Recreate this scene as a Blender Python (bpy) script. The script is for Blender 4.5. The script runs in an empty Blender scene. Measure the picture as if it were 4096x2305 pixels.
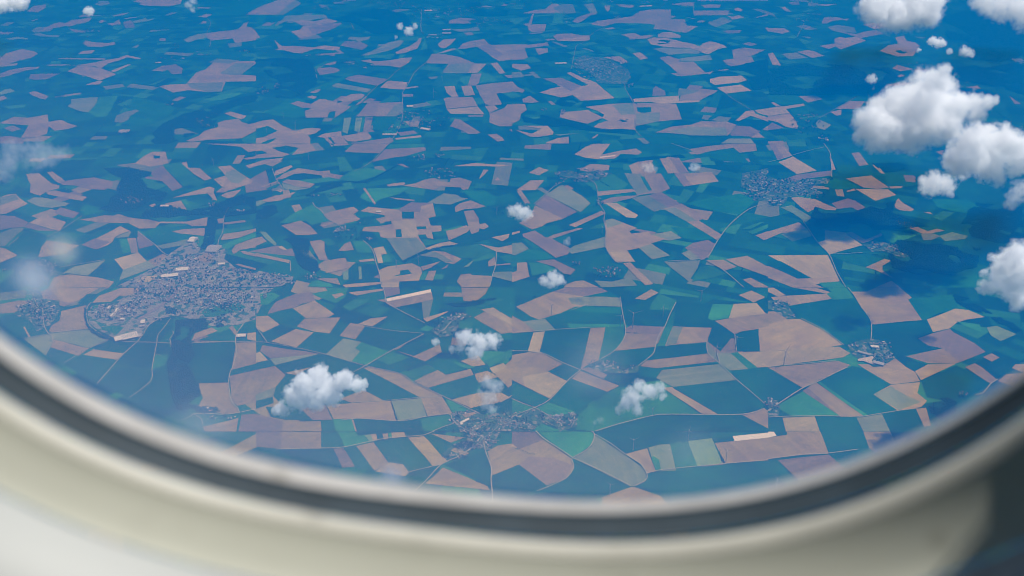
import bpy, bmesh, math, random
import numpy as np
from mathutils import Vector, Matrix, noise

# ---------------------------------------------------------------- scale and viewpoint
# 1 unit = 1 m.  The camera sits at the origin, 4 km above flat farmland.
H = 4000.0                      # height of the eye above the ground
GZ = -H
PITCH = math.radians(28.0)      # looking down
FPX = 3800.0                    # focal length in units of a 4096 wide sensor
random.seed(7)
rng = np.random.default_rng(11)
scn = bpy.context.scene
COL = scn.collection
R = math.radians

SUN = Vector((0.50, 0.20, 1.0)).normalized()
SUN_STRENGTH = 5.0
SKY_STRENGTH = 0.10

def ray(px, py):
    dx = px - 2048.0; dy = py - 1152.5
    return Vector((dx, FPX*math.cos(PITCH) - dy*math.sin(PITCH), -FPX*math.sin(PITCH) - dy*math.cos(PITCH)))

def ground(px, py, h=0.0):
    """the point of the map (height h above the fields) that the surveyed direction meets"""
    r = ray(px, py); t = (GZ + h) / r.z
    return Vector((r.x*t, r.y*t, GZ + h))

K = 1024.0/2576.0
def tile_xy(ti, tj, u, v):
    return ti*1024 + u*K, tj*576 + v*K

# ---------------------------------------------------------------- helpers
def link(o): COL.objects.link(o); return o

def mesh_obj(name, verts, faces, mats, parent=None, smooth=False, face_mat=None):
    me = bpy.data.meshes.new(name)
    me.from_pydata([tuple(v) for v in verts], [], faces)
    for m in (mats if isinstance(mats, (list, tuple)) else [mats]): me.materials.append(m)
    if face_mat is not None: me.polygons.foreach_set('material_index', np.asarray(face_mat, dtype=np.int32))
    if smooth: me.polygons.foreach_set('use_smooth', np.ones(len(me.polygons), dtype=bool))
    me.update()
    o = bpy.data.objects.new(name, me); link(o)
    if parent: o.parent = parent
    return o

def empty(name, loc=(0, 0, 0), rz=0.0):
    o = bpy.data.objects.new(name, None); o.location = loc; o.rotation_euler = (0, 0, rz)
    o.empty_display_size = 1; return link(o)

def tag(o, label=None, cat=None, group=None, kind=None):
    if label: o['label'] = label
    if cat: o['category'] = cat
    if group: o['group'] = group
    if kind: o['kind'] = kind
    return o

class N:
    """small node tree builder"""
    def __init__(self, mat):
        self.t = mat.node_tree; self.n = self.t.nodes; self.l = self.t.links
    def new(self, typ, **kw):
        nd = self.n.new(typ)
        for k, v in kw.items(): setattr(nd, k, v)
        return nd
    def set(self, sock, v):
        if hasattr(v, 'is_linked'): self.l.new(v, sock)
        else: sock.default_value = v
    def math(self, op, a, b=None, c=None, clamp=False):
        nd = self.new('ShaderNodeMath', operation=op, use_clamp=clamp)
        self.set(nd.inputs[0], a)
        if b is not None: self.set(nd.inputs[1], b)
        if c is not None: self.set(nd.inputs[2], c)
        return nd.outputs[0]
    def vmath(self, op, a, b=None, scale=None):
        nd = self.new('ShaderNodeVectorMath', operation=op)
        self.set(nd.inputs[0], a)
        if b is not None: self.set(nd.inputs[1], b)
        if scale is not None: self.set(nd.inputs['Scale'], scale)
        return nd.outputs['Value'] if op in ('DISTANCE', 'LENGTH', 'DOT_PRODUCT') else nd.outputs[0]
    def noise(self, vec, scale, detail=3.0, rough=0.55):
        nd = self.new('ShaderNodeTexNoise'); self.set(nd.inputs['Vector'], vec)
        nd.inputs['Scale'].default_value = scale; nd.inputs['Detail'].default_value = detail
        nd.inputs['Roughness'].default_value = rough
        return nd.outputs['Fac']
    def mix(self, fac, a, b, blend='MIX'):
        nd = self.new('ShaderNodeMix', data_type='RGBA', blend_type=blend)
        self.set(nd.inputs['Factor'], fac); self.set(nd.inputs[6], a); self.set(nd.inputs[7], b)
        return nd.outputs[2]
    def ramp(self, fac, lo, hi):
        nd = self.new('ShaderNodeMapRange'); self.set(nd.inputs[0], fac)
        nd.inputs[1].default_value = lo; nd.inputs[2].default_value = hi
        return nd.outputs[0]

def new_mat(name):
    m = bpy.data.materials.new(name); m.use_nodes = True
    return m

def c4(c): return (c[0], c[1], c[2], 1.0)

def plain(name, col, rough=0.8, var=0.15, scale=0.05, spec=0.3, coords='Object'):
    m = new_mat(name); b = N(m); bs = m.node_tree.nodes['Principled BSDF']
    tc = b.new('ShaderNodeTexCoord')
    n = b.noise(tc.outputs[coords], scale, 3)
    dark = tuple(x*(1-var) for x in col); lite = tuple(min(1, x*(1+var)) for x in col)
    b.set(bs.inputs['Base Color'], b.mix(n, c4(dark), c4(lite)))
    bs.inputs['Roughness'].default_value = rough
    bs.inputs['Specular IOR Level'].default_value = spec
    return m

def scuffed(m, strength=0.16):
    """a few faint round marks and grime on moulded plastic"""
    b = N(m); bs = m.node_tree.nodes['Principled BSDF']; src = bs.inputs['Base Color'].links[0].from_socket
    p = b.new('ShaderNodeTexCoord').outputs['Object']
    vo = b.new('ShaderNodeTexVoronoi', feature='F1'); b.set(vo.inputs['Vector'], p); vo.inputs['Scale'].default_value = 75.0
    spot = b.ramp(vo.outputs['Distance'], 0.26, 0.14)
    sep = b.new('ShaderNodeSeparateColor'); b.set(sep.inputs[0], vo.outputs['Color'])
    spot = b.math('MULTIPLY', spot, b.math('GREATER_THAN', sep.outputs[0], 0.72))
    grime = b.ramp(b.noise(p, 60.0, 5, 0.7), 0.56, 0.75)
    f = b.math('MULTIPLY', b.math('ADD', spot, b.math('MULTIPLY', grime, 0.5)), strength, clamp=True)
    b.set(bs.inputs['Base Color'], b.mix(f, src, c4((0.16, 0.145, 0.11))))

def field_mat(name, col, tint=0.18, col2=None, mottle=0.22, stripe=0.10, patch=0.5):
    """soil or crop: every field its own shade, drifts of soil colour, drill rows, fine grain"""
    m = new_mat(name); b = N(m); bs = m.node_tree.nodes['Principled BSDF']
    geo = b.new('ShaderNodeNewGeometry'); pos = geo.outputs['Position']
    at = b.new('ShaderNodeAttribute', attribute_type='OBJECT', attribute_name='tint'); rnd = at.outputs['Fac']
    big = b.noise(pos, 1/420.0, 3, 0.6)
    fine = b.noise(pos, 1/45.0, 4, 0.7); mid = b.noise(pos, 1/170.0, 3, 0.6)
    ang = b.math('MULTIPLY', rnd, 37.0)
    vr = b.new('ShaderNodeVectorRotate', rotation_type='Z_AXIS')
    b.set(vr.inputs['Vector'], pos); b.set(vr.inputs['Angle'], ang)
    sx = b.new('ShaderNodeMapping'); b.set(sx.inputs['Vector'], vr.outputs[0])
    sx.inputs['Scale'].default_value = (1/34.0, 1/700.0, 1/900.0)
    rows = b.noise(sx.outputs[0], 1.0, 2, 0.5)
    c2 = col2 or tuple(x*0.72 for x in col)
    drift = b.ramp(big, 0.38, 0.62)
    base = b.mix(b.math('MULTIPLY', drift, patch), c4(col), c4(c2))
    v = b.math('ADD', b.math('MULTIPLY', b.math('SUBTRACT', fine, 0.5), mottle*2),
               b.math('MULTIPLY', b.math('SUBTRACT', rows, 0.5), stripe*2))
    v = b.math('ADD', v, b.math('MULTIPLY', b.math('SUBTRACT', rnd, 0.5), tint*2))
    v = b.math('ADD', v, b.math('MULTIPLY', b.math('SUBTRACT', mid, 0.5), mottle*1.6))
    v = b.math('ADD', v, 1.0)
    b.set(bs.inputs['Base Color'], b.vmath('SCALE', base, scale=v))
    bs.inputs['Roughness'].default_value = 0.95
    bs.inputs['Specular IOR Level'].default_value = 0.05
    return m

# ---------------------------------------------------------------- materials
M = {}
M['p'] = field_mat('soil', (0.405, 0.322, 0.090), 0.17, (0.295, 0.22, 0.085), 0.22, 0.26, 0.9)
M['l'] = field_mat('dry_soil', (0.50, 0.42, 0.14), 0.12, (0.4, 0.33, 0.11), 0.2, 0.22, 0.9)
M['d'] = field_mat('damp_soil', (0.275, 0.205, 0.1), 0.14, (0.2, 0.15, 0.095), 0.22, 0.24, 0.9)
M['g'] = field_mat('sprouting_crop', (0.24, 0.285, 0.12), 0.2, (0.165, 0.235, 0.1), 0.22, 0.3, 0.9)
M['e'] = field_mat('meadow', (0.045, 0.27, 0.07), 0.32, (0.026, 0.175, 0.062), 0.3, 0.2, 0.9)
M['t'] = field_mat('pasture', (0.018, 0.18, 0.058), 0.25, (0.01, 0.125, 0.05), 0.3, 0.2, 0.9)
M['k'] = field_mat('dark_crop', (0.01, 0.124, 0.046), 0.25, (0.005, 0.076, 0.038), 0.28, 0.24, 0.9)
M['y'] = field_mat('pale_crop', (0.235, 0.37, 0.12), 0.16, (0.18, 0.3, 0.11), 0.22, 0.22, 0.9)
M['W'] = field_mat('fleece', (0.86, 0.80, 0.72), 0.03, (0.80, 0.74, 0.68), 0.05, 0.03)

# parcels of the open country between the surveyed fields: many near tones of crop, a few lighter ones
TONES = [(.009, .096, .042), (.006, .074, .038), (.012, .112, .046), (.009, .086, .046), (.014, .128, .048), (.005, .062, .034),
         (.018, .160, .056), (.026, .190, .060), (.040, .230, .064), (.015, .145, .056), (.20, .245, .110), (.36, .300, .075), (.27, .21, .10), (.050, .28, .07)]
TONE_W = [11, 11, 11, 10, 9, 9, 9, 7, 5, 8, 3.5, 2.4, 2.4, 3]
def tone_mat(i, c):
    m = field_mat('parcel', c, 0.0, tuple(x*0.8 for x in c), 0.24, 0.14, 0.8)
    return m
PARCELS = [tone_mat(i, c) for i, c in enumerate(TONES)]

def garden_mat(name, cell, built, pale, grey):
    m = new_mat(name); b = N(m); bs = m.node_tree.nodes['Principled BSDF']
    pos = b.new('ShaderNodeNewGeometry').outputs['Position']
    vo = b.new('ShaderNodeTexVoronoi', feature='F1'); b.set(vo.inputs['Vector'], pos); vo.inputs['Scale'].default_value = 1/cell
    sep = b.new('ShaderNodeSeparateColor'); b.set(sep.inputs[0], vo.outputs['Color'])
    base = b.mix(sep.outputs[0], c4((0.022, 0.085, 0.036)), c4((0.085, 0.180, 0.080)))
    base = b.mix(b.math('GREATER_THAN', sep.outputs[1], built), base, c4(grey))
    base = b.mix(b.math('GREATER_THAN', sep.outputs[2], pale), base, c4((0.32, 0.34, 0.27)))
    b.set(bs.inputs['Base Color'], base)
    bs.inputs['Roughness'].default_value = 0.95; bs.inputs['Specular IOR Level'].default_value = 0.05
    return m
M['v'] = garden_mat('gardens', 24.0, 0.84, 0.95, (0.22, 0.24, 0.17))
M['u'] = garden_mat('urban_ground', 34.0, 0.36, 0.80, (0.26, 0.265, 0.215))
M['wood'] = plain('woodland_leaves', (0.008, 0.056, 0.028), 0.95, 0.75, 1/60.0, 0.03)
M['leaf'] = plain('tree_leaves', (0.013, 0.060, 0.026), 0.95, 0.4, 0.15, 0.05)
M['bark'] = plain('bark', (0.09, 0.065, 0.045), 0.95, 0.2, 0.5)
M['road'] = plain('road_surface', (0.29, 0.31, 0.22), 0.9, 0.12, 1/30.0, 0.1)
M['track'] = plain('track_chalk', (0.42, 0.43, 0.29), 0.95, 0.12, 1/30.0, 0.1)
M['rail'] = plain('railway_ballast', (0.26, 0.21, 0.20), 0.95, 0.2, 1/25.0, 0.1)
M['white_metal'] = plain('turbine_white', (0.46, 0.47, 0.48), 0.4, 0.03, 0.1)
M['roof_pale'] = plain('pale_sheet_roof', (0.82, 0.81, 0.76), 0.5, 0.06, 0.05)
M['roof_grey'] = plain('grey_sheet_roof', (0.42, 0.42, 0.44), 0.6, 0.15, 0.05)
M['shed_wall'] = plain('shed_wall', (0.16, 0.17, 0.19), 0.7, 0.15, 0.05)
M['yard'] = plain('yard_concrete', (0.55, 0.48, 0.38), 0.9, 0.15, 0.04)
M['wall_cream'] = plain('render_cream', (0.46, 0.45, 0.36), 0.9, 0.1, 0.2)
M['wall_white'] = plain('render_white', (0.62, 0.61, 0.54), 0.9, 0.08, 0.2)
M['tile_red'] = plain('roof_tile_red', (0.40, 0.24, 0.14), 0.85, 0.25, 0.4)
M['tile_brown'] = plain('roof_tile_brown', (0.28, 0.22, 0.15), 0.85, 0.25, 0.4)
M['slate'] = plain('roof_slate', (0.22, 0.25, 0.24), 0.6, 0.2, 0.4)
M['roof_light'] = plain('roof_light', (0.62, 0.62, 0.55), 0.6, 0.12, 0.4)

# ---------------------------------------------------------------- survey data
FIELDS = '''T 0 0
t 2110,165 2250,70 2350,0 2576,0 2576,70 2450,150
t 1500,350 1600,310 1730,300 1760,315 1680,345 1540,362
t 1340,975 1700,1050 1760,1090 1700,1180 1500,1260 1250,1250 1160,1190 1300,1100
t 240,900 260,830 300,805 500,805 380,860 300,890
w 1560,1449 1500,1400 1640,1250 1850,1150 2100,1090 2260,1040 2400,985 2576,960 2576,1020 2400,1060 2250,1120 2200,1170 2150,1250 2000,1330 1850,1400 1700,1449
w 20,450 200,400 580,400 480,450 250,480
p 275,110 340,60 465,45 460,80 385,125 270,120
g 955,50 1000,10 1090,15 1110,40 1020,60
p 385,320 480,270 540,240 600,225 660,235 720,205 840,190 925,175 910,210 860,230 780,245 700,270 660,262 570,280 480,300
p 985,220 1030,200 1070,215 1010,232
p 1080,240 1140,230 1200,200 1215,240 1130,262
d 1240,225 1310,205 1340,230 1360,275 1270,290 1245,255
y 1335,215 1440,190 1460,180 1480,195 1570,190 1480,215 1350,235
e 1130,290 1150,260 1240,255 1250,285 1190,305
p 1130,160 1220,140 1300,130 1240,155 1140,165
p 1250,188 1370,170 1380,178 1260,193
d 300,215 370,195 385,200 330,215
p 1340,20 1380,0 1830,0 1820,40 1700,65 1500,60 1400,50 1420,30
p 2475,150 2530,110 2576,95 2576,148
p 1850,405 1900,375 1990,345 2080,335 2200,320 2310,310 2400,295 2450,240 2500,220 2480,270 2540,280 2576,320 2576,405 2480,420 2370,435 2340,390 2120,410 2080,380 1980,400 1890,430
g 1850,405 1900,375 1990,345 2080,335 2085,378 1980,400 1890,430
p 835,440 860,410 960,430 1080,435 1160,425 1160,450 1020,475 880,470
p 780,545 830,515 960,505 920,540 840,545
g 320,350 400,330 470,355 600,360 590,375 420,370
y 55,395 170,372 280,385 280,400 190,395 100,402
e 220,495 300,480 480,485 480,500 380,530 330,515
p 0,590 60,540 220,495 330,515 385,540 320,585 200,610 60,655 0,668
p 465,655 640,650 770,660 960,630 1070,605 1180,590 1270,555 1340,570 1420,590 1400,600 1280,580 1200,610 1090,640 1040,675 1015,695 960,670 880,665 700,660 500,665
p 580,590 640,585 800,590 1060,590 1060,605 900,600 620,597
p 680,720 780,670 900,665 1010,690 1100,720 1170,750 1000,815 900,780
p 860,860 920,835 1000,815 1040,820 1000,850 940,855
l 1110,720 1280,650 1320,650 1150,730
e 1150,730 1310,660 1400,665 1330,690 1220,740 1180,745
p 0,745 100,705 260,680 400,675 380,695 250,715 100,760 0,785
d 285,800 310,750 420,745 600,745 520,780 480,800 380,805
d 1590,690 1680,660 1770,650 1840,690 1830,745 1730,750 1690,705
p 1600,870 1700,855 1870,848 1880,840 1980,730 2070,700 2150,630 2230,640 2300,645 2390,620 2570,615 2576,640 2490,705 2430,755 2576,765 2576,820 2270,825 2230,925 2110,930 1900,910 1740,935
g 2210,740 2370,640 2560,640 2490,705 2430,755 2330,760
g 1880,840 2250,830 2225,925 2110,930 1920,890
p 290,935 350,920 490,970 460,1005 390,990 310,955
y 0,930 50,900 110,895 155,920 60,945 0,960
p 0,975 40,965 75,995 20,1015 0,1015
g 680,1075 720,1040 715,1000 850,990 990,980 960,1060 890,1135 800,1120
e 890,1135 960,1060 1000,980 1190,965 1120,1100 1060,1185 960,1180
g 1150,1230 1170,1170 1260,1130 1370,1105 1400,1120 1310,1170 1290,1210 1220,1240
p 0,1240 140,1180 280,1190 350,1180 480,1155 490,1230 620,1210 690,1245 780,1272 690,1300 550,1320 490,1275 470,1350 370,1385 210,1390 250,1330 290,1260 210,1260 0,1245
d 0,1380 100,1370 240,1400 240,1449 0,1449
p 2260,1145 2320,1125 2480,1170 2440,1205 2390,1195
p 1870,1420 2000,1370 2060,1320 2200,1280 2190,1240 2260,1215 2400,1200 2430,1230 2500,1255 2576,1240 2576,1320 2430,1395 2340,1400 2100,1410 1930,1430
e 2430,1400 2576,1330 2576,1449 2450,1440
e 2070,1010 2180,965 2400,935 2440,940 2380,970 2250,1005 2120,1020
p 690,290 820,310 870,330 760,330
p 1180,250 1190,200 1200,220 1210,250
T 1 0
w 0,600 100,600 250,590 560,600 600,700 610,850 530,900 470,960 350,980 200,990 180,900 240,820 120,760 60,700 0,650
w 800,200 1000,120 1200,90 1300,100 1500,150 1600,300 1560,300 1400,330 1200,350 1000,240
w 2100,60 2250,20 2280,90 2400,100 2576,110 2500,170 2200,160
t 0,420 100,370 210,335 360,325 440,390 400,420 250,440 0,480
t 470,540 620,515 800,510 830,530 600,545 470,560
t 80,1130 200,1080 300,1000 430,990 500,1020 480,1090 490,1170 380,1190 200,1165
t 0,150 110,150 60,260 20,270 0,190
p 0,90 60,60 230,0 380,0 430,20 460,35 390,80 280,150 130,148 0,150
g 200,148 400,0 430,20 460,35 390,80 275,152
g 240,225 300,160 430,155 700,150 720,180 610,195 500,215 330,215
p 380,215 480,205 600,215 700,185 820,212 790,230 700,235 460,260
p 350,320 440,300 480,260 600,250 740,235 870,232 840,255 780,290 620,345 460,392
d 560,330 520,280 740,235 870,235 780,290 620,345
p 0,320 20,350 45,380 0,392
p 185,505 230,490 190,420 185,405 260,465 400,465 580,480 680,460 850,475 830,510 720,505 600,490 460,540 370,530 270,505
d 850,460 900,415 1050,420 1130,460 1070,505
g 920,395 950,370 1040,380 1150,370 1130,400 1040,420
p 720,545 800,540 790,565 740,560
g 1060,560 1200,500 1330,430 1450,405 1490,415 1440,470 1340,510 1200,545 1120,560
p 1400,530 1440,510 1560,460 1620,420 1640,385 1670,385 1650,440 1620,495 1560,510 1500,535 1420,545
e 1655,505 1680,440 1700,395 1730,495
p 1830,450 1880,400 2015,390 1970,440 1930,470 1890,490 1850,480
p 2030,495 2080,440 2160,415 2300,395 2340,445 2380,455 2576,450 2576,600 2450,620 2380,580 2280,500 2220,470 2120,490
d 2220,470 2340,450 2490,550 2420,590 2290,515
p 1850,530 1970,490 2020,495 1900,530 1800,545
p 1710,640 1770,545 1880,545 2050,575 2200,640 2320,645 2230,735 2130,738 2000,740 1870,735 1940,645
g 1870,735 1960,645 2180,640 2120,740
l 2130,738 2200,645 2320,645 2230,735
e 1770,870 1830,770 1870,742 2080,745 2060,780 2015,868 1850,875
p 2130,860 2170,745 2270,742 2240,840 2210,865
p 2360,640 2430,632 2510,740 2450,745
p 2500,760 2576,755 2576,790 2530,785
p 1050,615 1150,600 1170,620 1300,615 1400,600 1480,585 1575,580 1540,630 1450,685 1340,665 1200,660 1170,640 1120,630
p 610,690 720,640 810,620 800,645 740,660 690,655 640,680
d 610,700 650,690 740,680 800,685 850,710 800,735 640,760
p 1950,205 2050,180 2230,195 2150,210 2130,240 1940,240
g 1970,300 2150,290 2230,270 2260,310 2050,325
d 890,800 930,775 1030,755 1180,780 1320,800 1280,835 1220,865 1100,845 960,820
p 1250,885 1310,825 1340,815 1525,830 1500,905 1400,900
g 755,850 810,838 1000,870 1160,900 1120,935 1000,915 880,895 780,880
t 620,905 680,850 800,800 890,770 900,800 790,850 720,885 660,910
p 540,935 600,905 655,900 640,920 590,942
p 510,980 560,965 620,980 580,1000
p 345,1045 420,1020 500,1040 555,1050 640,1000 690,1000 790,1030 850,1000 960,950 1060,945 1095,960 1060,1000 960,1025 880,1035 860,1050 955,1075 870,1140 790,1190 800,1120 740,1130 720,1185 500,1188 490,1120 560,1095 480,1085
d 345,1045 420,1020 555,1050 550,1090 470,1090
w 820,1005 855,1000 860,1035 820,1040
p 990,1070 1100,975 1115,980 1060,1040
p 1480,950 1580,950 1580,975 1480,978
p 1005,1175 1060,1120 1120,1045 1460,1030 1475,1040 1475,1140 1400,1175
g 1300,1175 1400,1060 1475,1040 1475,1130 1400,1175
y 885,1190 960,1185 920,1350 870,1330
y 1005,1190 1070,1185 1045,1335 990,1320
e 1070,1185 1100,1185 1075,1330 1045,1335
p 1100,1185 1175,1185 1150,1310 1080,1325
t 1180,1180 1420,1180 1400,1250 1300,1320 1180,1310
p 0,1235 80,1215 170,1205 270,1270 400,1325 480,1300 560,1290 660,1300 600,1345 520,1365 550,1395 545,1449 0,1449
k 0,1300 120,1270 220,1320 150,1350 80,1385 0,1395
k 40,1449 120,1415 210,1390 160,1430 110,1449
p 620,1380 680,1350 860,1325 860,1370 760,1380 700,1395
p 690,1400 720,1390 780,1449 740,1449
p 750,1385 860,1370 920,1440 920,1449 800,1449
p 860,1375 1000,1350 1120,1330 1160,1380 1150,1405 1000,1430 920,1425
p 960,1440 1340,1428 1350,1449 960,1449
p 1400,1395 1660,1365 1665,1385 1410,1410
t 1350,1449 1410,1410 1665,1385 1660,1449
p 1895,875 2000,870 2010,920 2040,975 1970,980 1920,940
p 2065,870 2165,865 2205,960 2100,970
p 1890,995 1930,985 2180,980 2230,1070 1920,1100
l 1920,1105 2230,1075 2300,1155 2150,1150 1960,1150
p 2210,865 2400,840 2576,825 2576,930 2420,945 2475,1055 2370,1065 2310,1055 2250,955
p 2300,1070 2400,1065 2440,1100 2350,1140
p 2350,1145 2480,1100 2500,1090 2530,1055 2576,1055 2576,1275 2450,1275 2350,1240
p 1955,1275 2000,1200 2060,1210 2260,1340 2230,1350 2140,1355 2080,1320
p 2330,1360 2420,1350 2480,1390 2500,1420 2430,1430
p 2550,1310 2576,1305 2576,1330
T 2 0
w 700,230 790,160 900,140 1060,150 1200,130 1250,110 1190,170 1000,190 850,215
w 1735,230 1800,200 1980,215 1960,265 1780,260
w 2000,740 2200,680 2370,640 2440,625 2576,600 2576,970 2480,930 2420,900 2380,790 2310,750 2200,740
w 1540,320 1800,355 2100,420 2250,470 2330,490 2200,500 2000,400 1750,360
w 470,1000 540,975 620,985 680,1030 600,1075 500,1070 430,1040
w 100,1170 300,1160 500,1210 750,1255 820,1290 1100,1310 1240,1320 1000,1340 600,1300 300,1265 120,1230
t 790,330 960,325 1000,405 790,410
t 840,470 1000,470 990,530 920,540
t 160,1050 340,1035 470,1060 520,1090 300,1130 150,1110
t 1970,1200 2100,1105 2200,1085 2300,1080 2120,1150 2020,1205
t 1270,1340 1700,1390 2100,1400 1900,1449 1400,1449
p 100,135 220,105 330,95 400,40 470,40 500,110 490,140 420,135 215,137
g 410,80 490,50 520,120 500,150
g 495,45 610,42 645,130 540,140 500,80
g 725,45 820,35 860,135 800,145
d 610,220 650,180 740,150 790,130 860,140 780,160 720,210 660,235
p 925,60 990,55 985,95 960,125
p 1080,50 1200,50 1240,60 1200,80 1120,75
p 780,245 880,205 1000,195 1090,180 1200,170 1290,115 1390,97 1600,98 1595,195 1740,195 1760,260 1870,265 1760,330 1620,320 1540,300 1420,295 1440,250 1350,240 1250,235 1040,235 920,268
p 1600,45 1700,30 1830,25 1830,65 1720,60
p 1840,0 2576,0 2576,10 1900,15
p 1830,110 2190,108 2170,150 2100,155 1830,158
p 2150,155 2210,170 2280,155 2340,178 2220,200
g 1970,235 2120,172 2220,215 2050,278
p 1900,55 2000,45 2100,50 2090,80 1940,82
p 2230,100 2270,78 2320,100 2300,120
p 2430,185 2576,140 2576,160
d 2120,320 2170,308 2310,305 2290,335 2180,340
p 2545,285 2576,275 2576,320
p 1170,360 1210,370 1390,355 1420,365 1360,390 1180,400
p 1465,350 1510,328 1600,325 1700,360 1690,385 1540,380 1470,375
p 1360,400 1420,380 1560,385 1700,420 1820,445 1890,470 1920,440 1990,418 2200,455 2180,475 2080,495 1970,550 1900,520 1780,485 1580,480 1400,450
l 1905,530 1980,480 2110,440 2200,455 2170,480 2090,490 1970,550
g 1420,495 1530,480 1600,490 1780,490 1900,525 1880,545 1750,540 1580,555
e 1640,570 1740,545 1880,545 1950,550 1700,585
w 1435,425 1500,405 1590,415 1570,440 1480,452
p 1485,585 1570,565 1690,600 1680,625 1560,650
g 1690,590 1990,555 2015,605 1830,620 1700,620
p 1570,650 1690,625 1830,625 1960,745 1700,770
p 1930,740 2030,715 1990,750
p 2215,505 2310,480 2550,505 2420,560 2360,575 2230,595
p 2120,608 2410,570 2440,630 2350,640 2290,665 2200,670 2160,650
p 2050,710 2200,695 2150,715
l 1990,800 2090,775 2310,765 2365,810 2280,835 2040,858 1995,835
l 2060,885 2300,855 2415,915 2150,945
p 1215,540 1290,530 1370,590 1290,605
p 920,580 1080,568 1175,630 1110,640 1000,600
p 0,450 140,450 160,455 360,430 370,460 250,475 130,490 160,580 120,600 0,610
p 230,490 360,490 360,530 270,555
p 0,645 160,650 190,690 90,715 0,680
g 0,735 90,725 120,780 0,785
p 410,370 450,345 600,340 690,358 780,360 780,410 640,418 460,415
l 490,395 780,370 775,405 640,418 480,415
p 160,250 345,245 330,318 200,325 160,300
p 110,245 165,240 185,190 200,150 220,140 200,240 150,265
e 400,240 430,130 520,140 510,240
p 550,740 590,728 720,790 850,835 920,900 1035,990 910,1005 690,1018 610,960 500,985 280,935 390,895 490,875 410,830 310,795 490,785 600,840 700,870 770,860 640,790
d 310,795 490,785 700,870 640,900 590,920 490,865
e 930,895 1130,885 1190,985 1040,990
p 0,820 60,880 130,910 110,935 0,925
l 1215,1000 1430,980 1680,968 1680,1020 1890,1010 1885,1030 1500,1048 1400,1030 1230,1030
d 1410,970 1420,890 1450,870 1540,920 1545,965
g 1670,970 1680,890 1880,920 1880,940
p 1680,1010 1700,965 1840,940 1900,895 2070,915 2020,950 1960,975 1890,1015 1700,1018
p 105,1000 180,968 270,1030 200,1040 110,1035
p 360,1030 390,1018 440,1055 400,1060
p 0,1050 130,1052 150,1110 90,1150 80,1210 0,1250
p 740,1080 1000,1050 1230,1040 1250,1060 1240,1310 1100,1300 920,1310 820,1280 870,1250 960,1215 900,1190 930,1160 860,1120
g 1010,1060 1215,1040 1240,1150 1100,1160
p 1255,1040 1650,1048 1710,1205 1480,1225 1250,1270 1240,1150
g 1250,1145 1490,1135 1480,1225 1250,1265
k 1260,1085 1400,1083 1400,1135 1300,1140 1260,1125
w 1085,1215 1120,1200 1165,1205 1150,1230 1110,1232
p 500,1110 530,1130 690,1120 760,1110 920,1190 760,1250 640,1225 480,1185
p 110,1270 360,1272 420,1330 410,1360 250,1385 180,1380 30,1310 200,1350 300,1300
p 340,1440 460,1395 570,1380 570,1449 345,1449
y 430,1360 680,1345 480,1370
p 800,1395 860,1355 870,1365 820,1400
p 1440,1340 1600,1280 1800,1260 1900,1225 2160,1230 2260,1260 2200,1340 2170,1370 1800,1365 1560,1340
g 1560,1330 1800,1280 2150,1290 2170,1370 1800,1368
d 2200,1340 2260,1270 2400,1280 2500,1330 2410,1380 2200,1370
p 2400,1390 2480,1340 2540,1390
p 2250,1220 2350,1125 2430,1115 2450,1150 2576,1190 2576,1230 2400,1170 2290,1220
l 2440,1115 2576,1095 2576,1170 2480,1145
p 2520,1310 2576,1270 2576,1320
g 2100,1449 2180,1400 2400,1400 2440,1449
v 640,600 720,560 850,580 950,600 1060,640 1180,720 1200,790 1150,850 1000,850 870,840 820,760 700,700 620,690
T 3 0
w 1750,180 2000,110 2300,180 2576,240 2576,560 2300,640 2050,600 1900,450 1780,360 1820,260
w 1950,640 2200,690 2576,620 2576,960 2400,900 2200,860 1950,820 1850,740
w 150,680 400,640 600,650 1000,680 1200,690 1300,760 1250,830 1150,890 1000,940 600,960 300,960 0,960 0,700
w 1700,100 1780,90 1790,140 1740,180
p 130,80 170,70 235,120 180,115
d 200,25 310,15 315,50 250,55
p 450,50 700,40 600,62
d 540,235 560,180 630,170 700,205 640,215 590,240
p 740,195 820,188 790,210
p 0,285 160,285 220,320 150,340 0,320
p 360,295 430,265 430,280 380,300
g 600,275 700,250 870,280 890,330 740,330 650,310
p 650,310 880,345 1000,315 1090,305 1170,340 930,385 800,345
p 960,250 1000,235 1170,230 1200,270 1080,300
p 520,465 600,450 670,440 670,395 720,375 790,385 880,368 990,410 730,500 680,470 610,495
p 290,525 400,505 470,520 570,565 440,585 380,555
p 0,545 50,530 130,660 45,655
g 140,545 280,530 400,585 210,600
p 1125,515 1210,460 1310,440 1280,380 1370,360 1390,410 1480,430 1530,465 1460,565 1300,570
w 1285,520 1330,505 1400,530 1350,548
y 1460,370 1590,380 1540,390
p 1250,690 1300,655 1440,690 1460,700 1330,720
d 1460,710 1520,680 1620,705 1540,755
e 1110,430 1230,410 1240,440 1120,445
p 1300,770 1340,750 1380,765 1320,780
p 305,970 480,965 550,1000 400,1035
p 30,1035 60,1030 130,1070 80,1075
l 0,1090 130,1075 360,1045 370,1065 180,1100 220,1140 0,1170
p 0,1175 220,1145 270,1200 305,1270 290,1300 180,1280 100,1235 0,1210
d 0,1270 40,1235 160,1290 0,1315
t 820,1020 910,965 1130,970 1060,1025
p 680,1100 820,1020 970,1022 930,1090 900,1100
p 630,1130 740,1105 735,1160 690,1168
t 220,1100 370,1075 430,1140 430,1180 260,1180
g 480,1240 520,1205 635,1260 570,1310 500,1290
t 1150,560 1300,575 1500,570 1650,600 1500,650 1300,640
t 0,960 300,970 400,1040 150,1060 60,1030 0,1000
t 0,190 200,190 250,240 100,270 0,260
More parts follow.
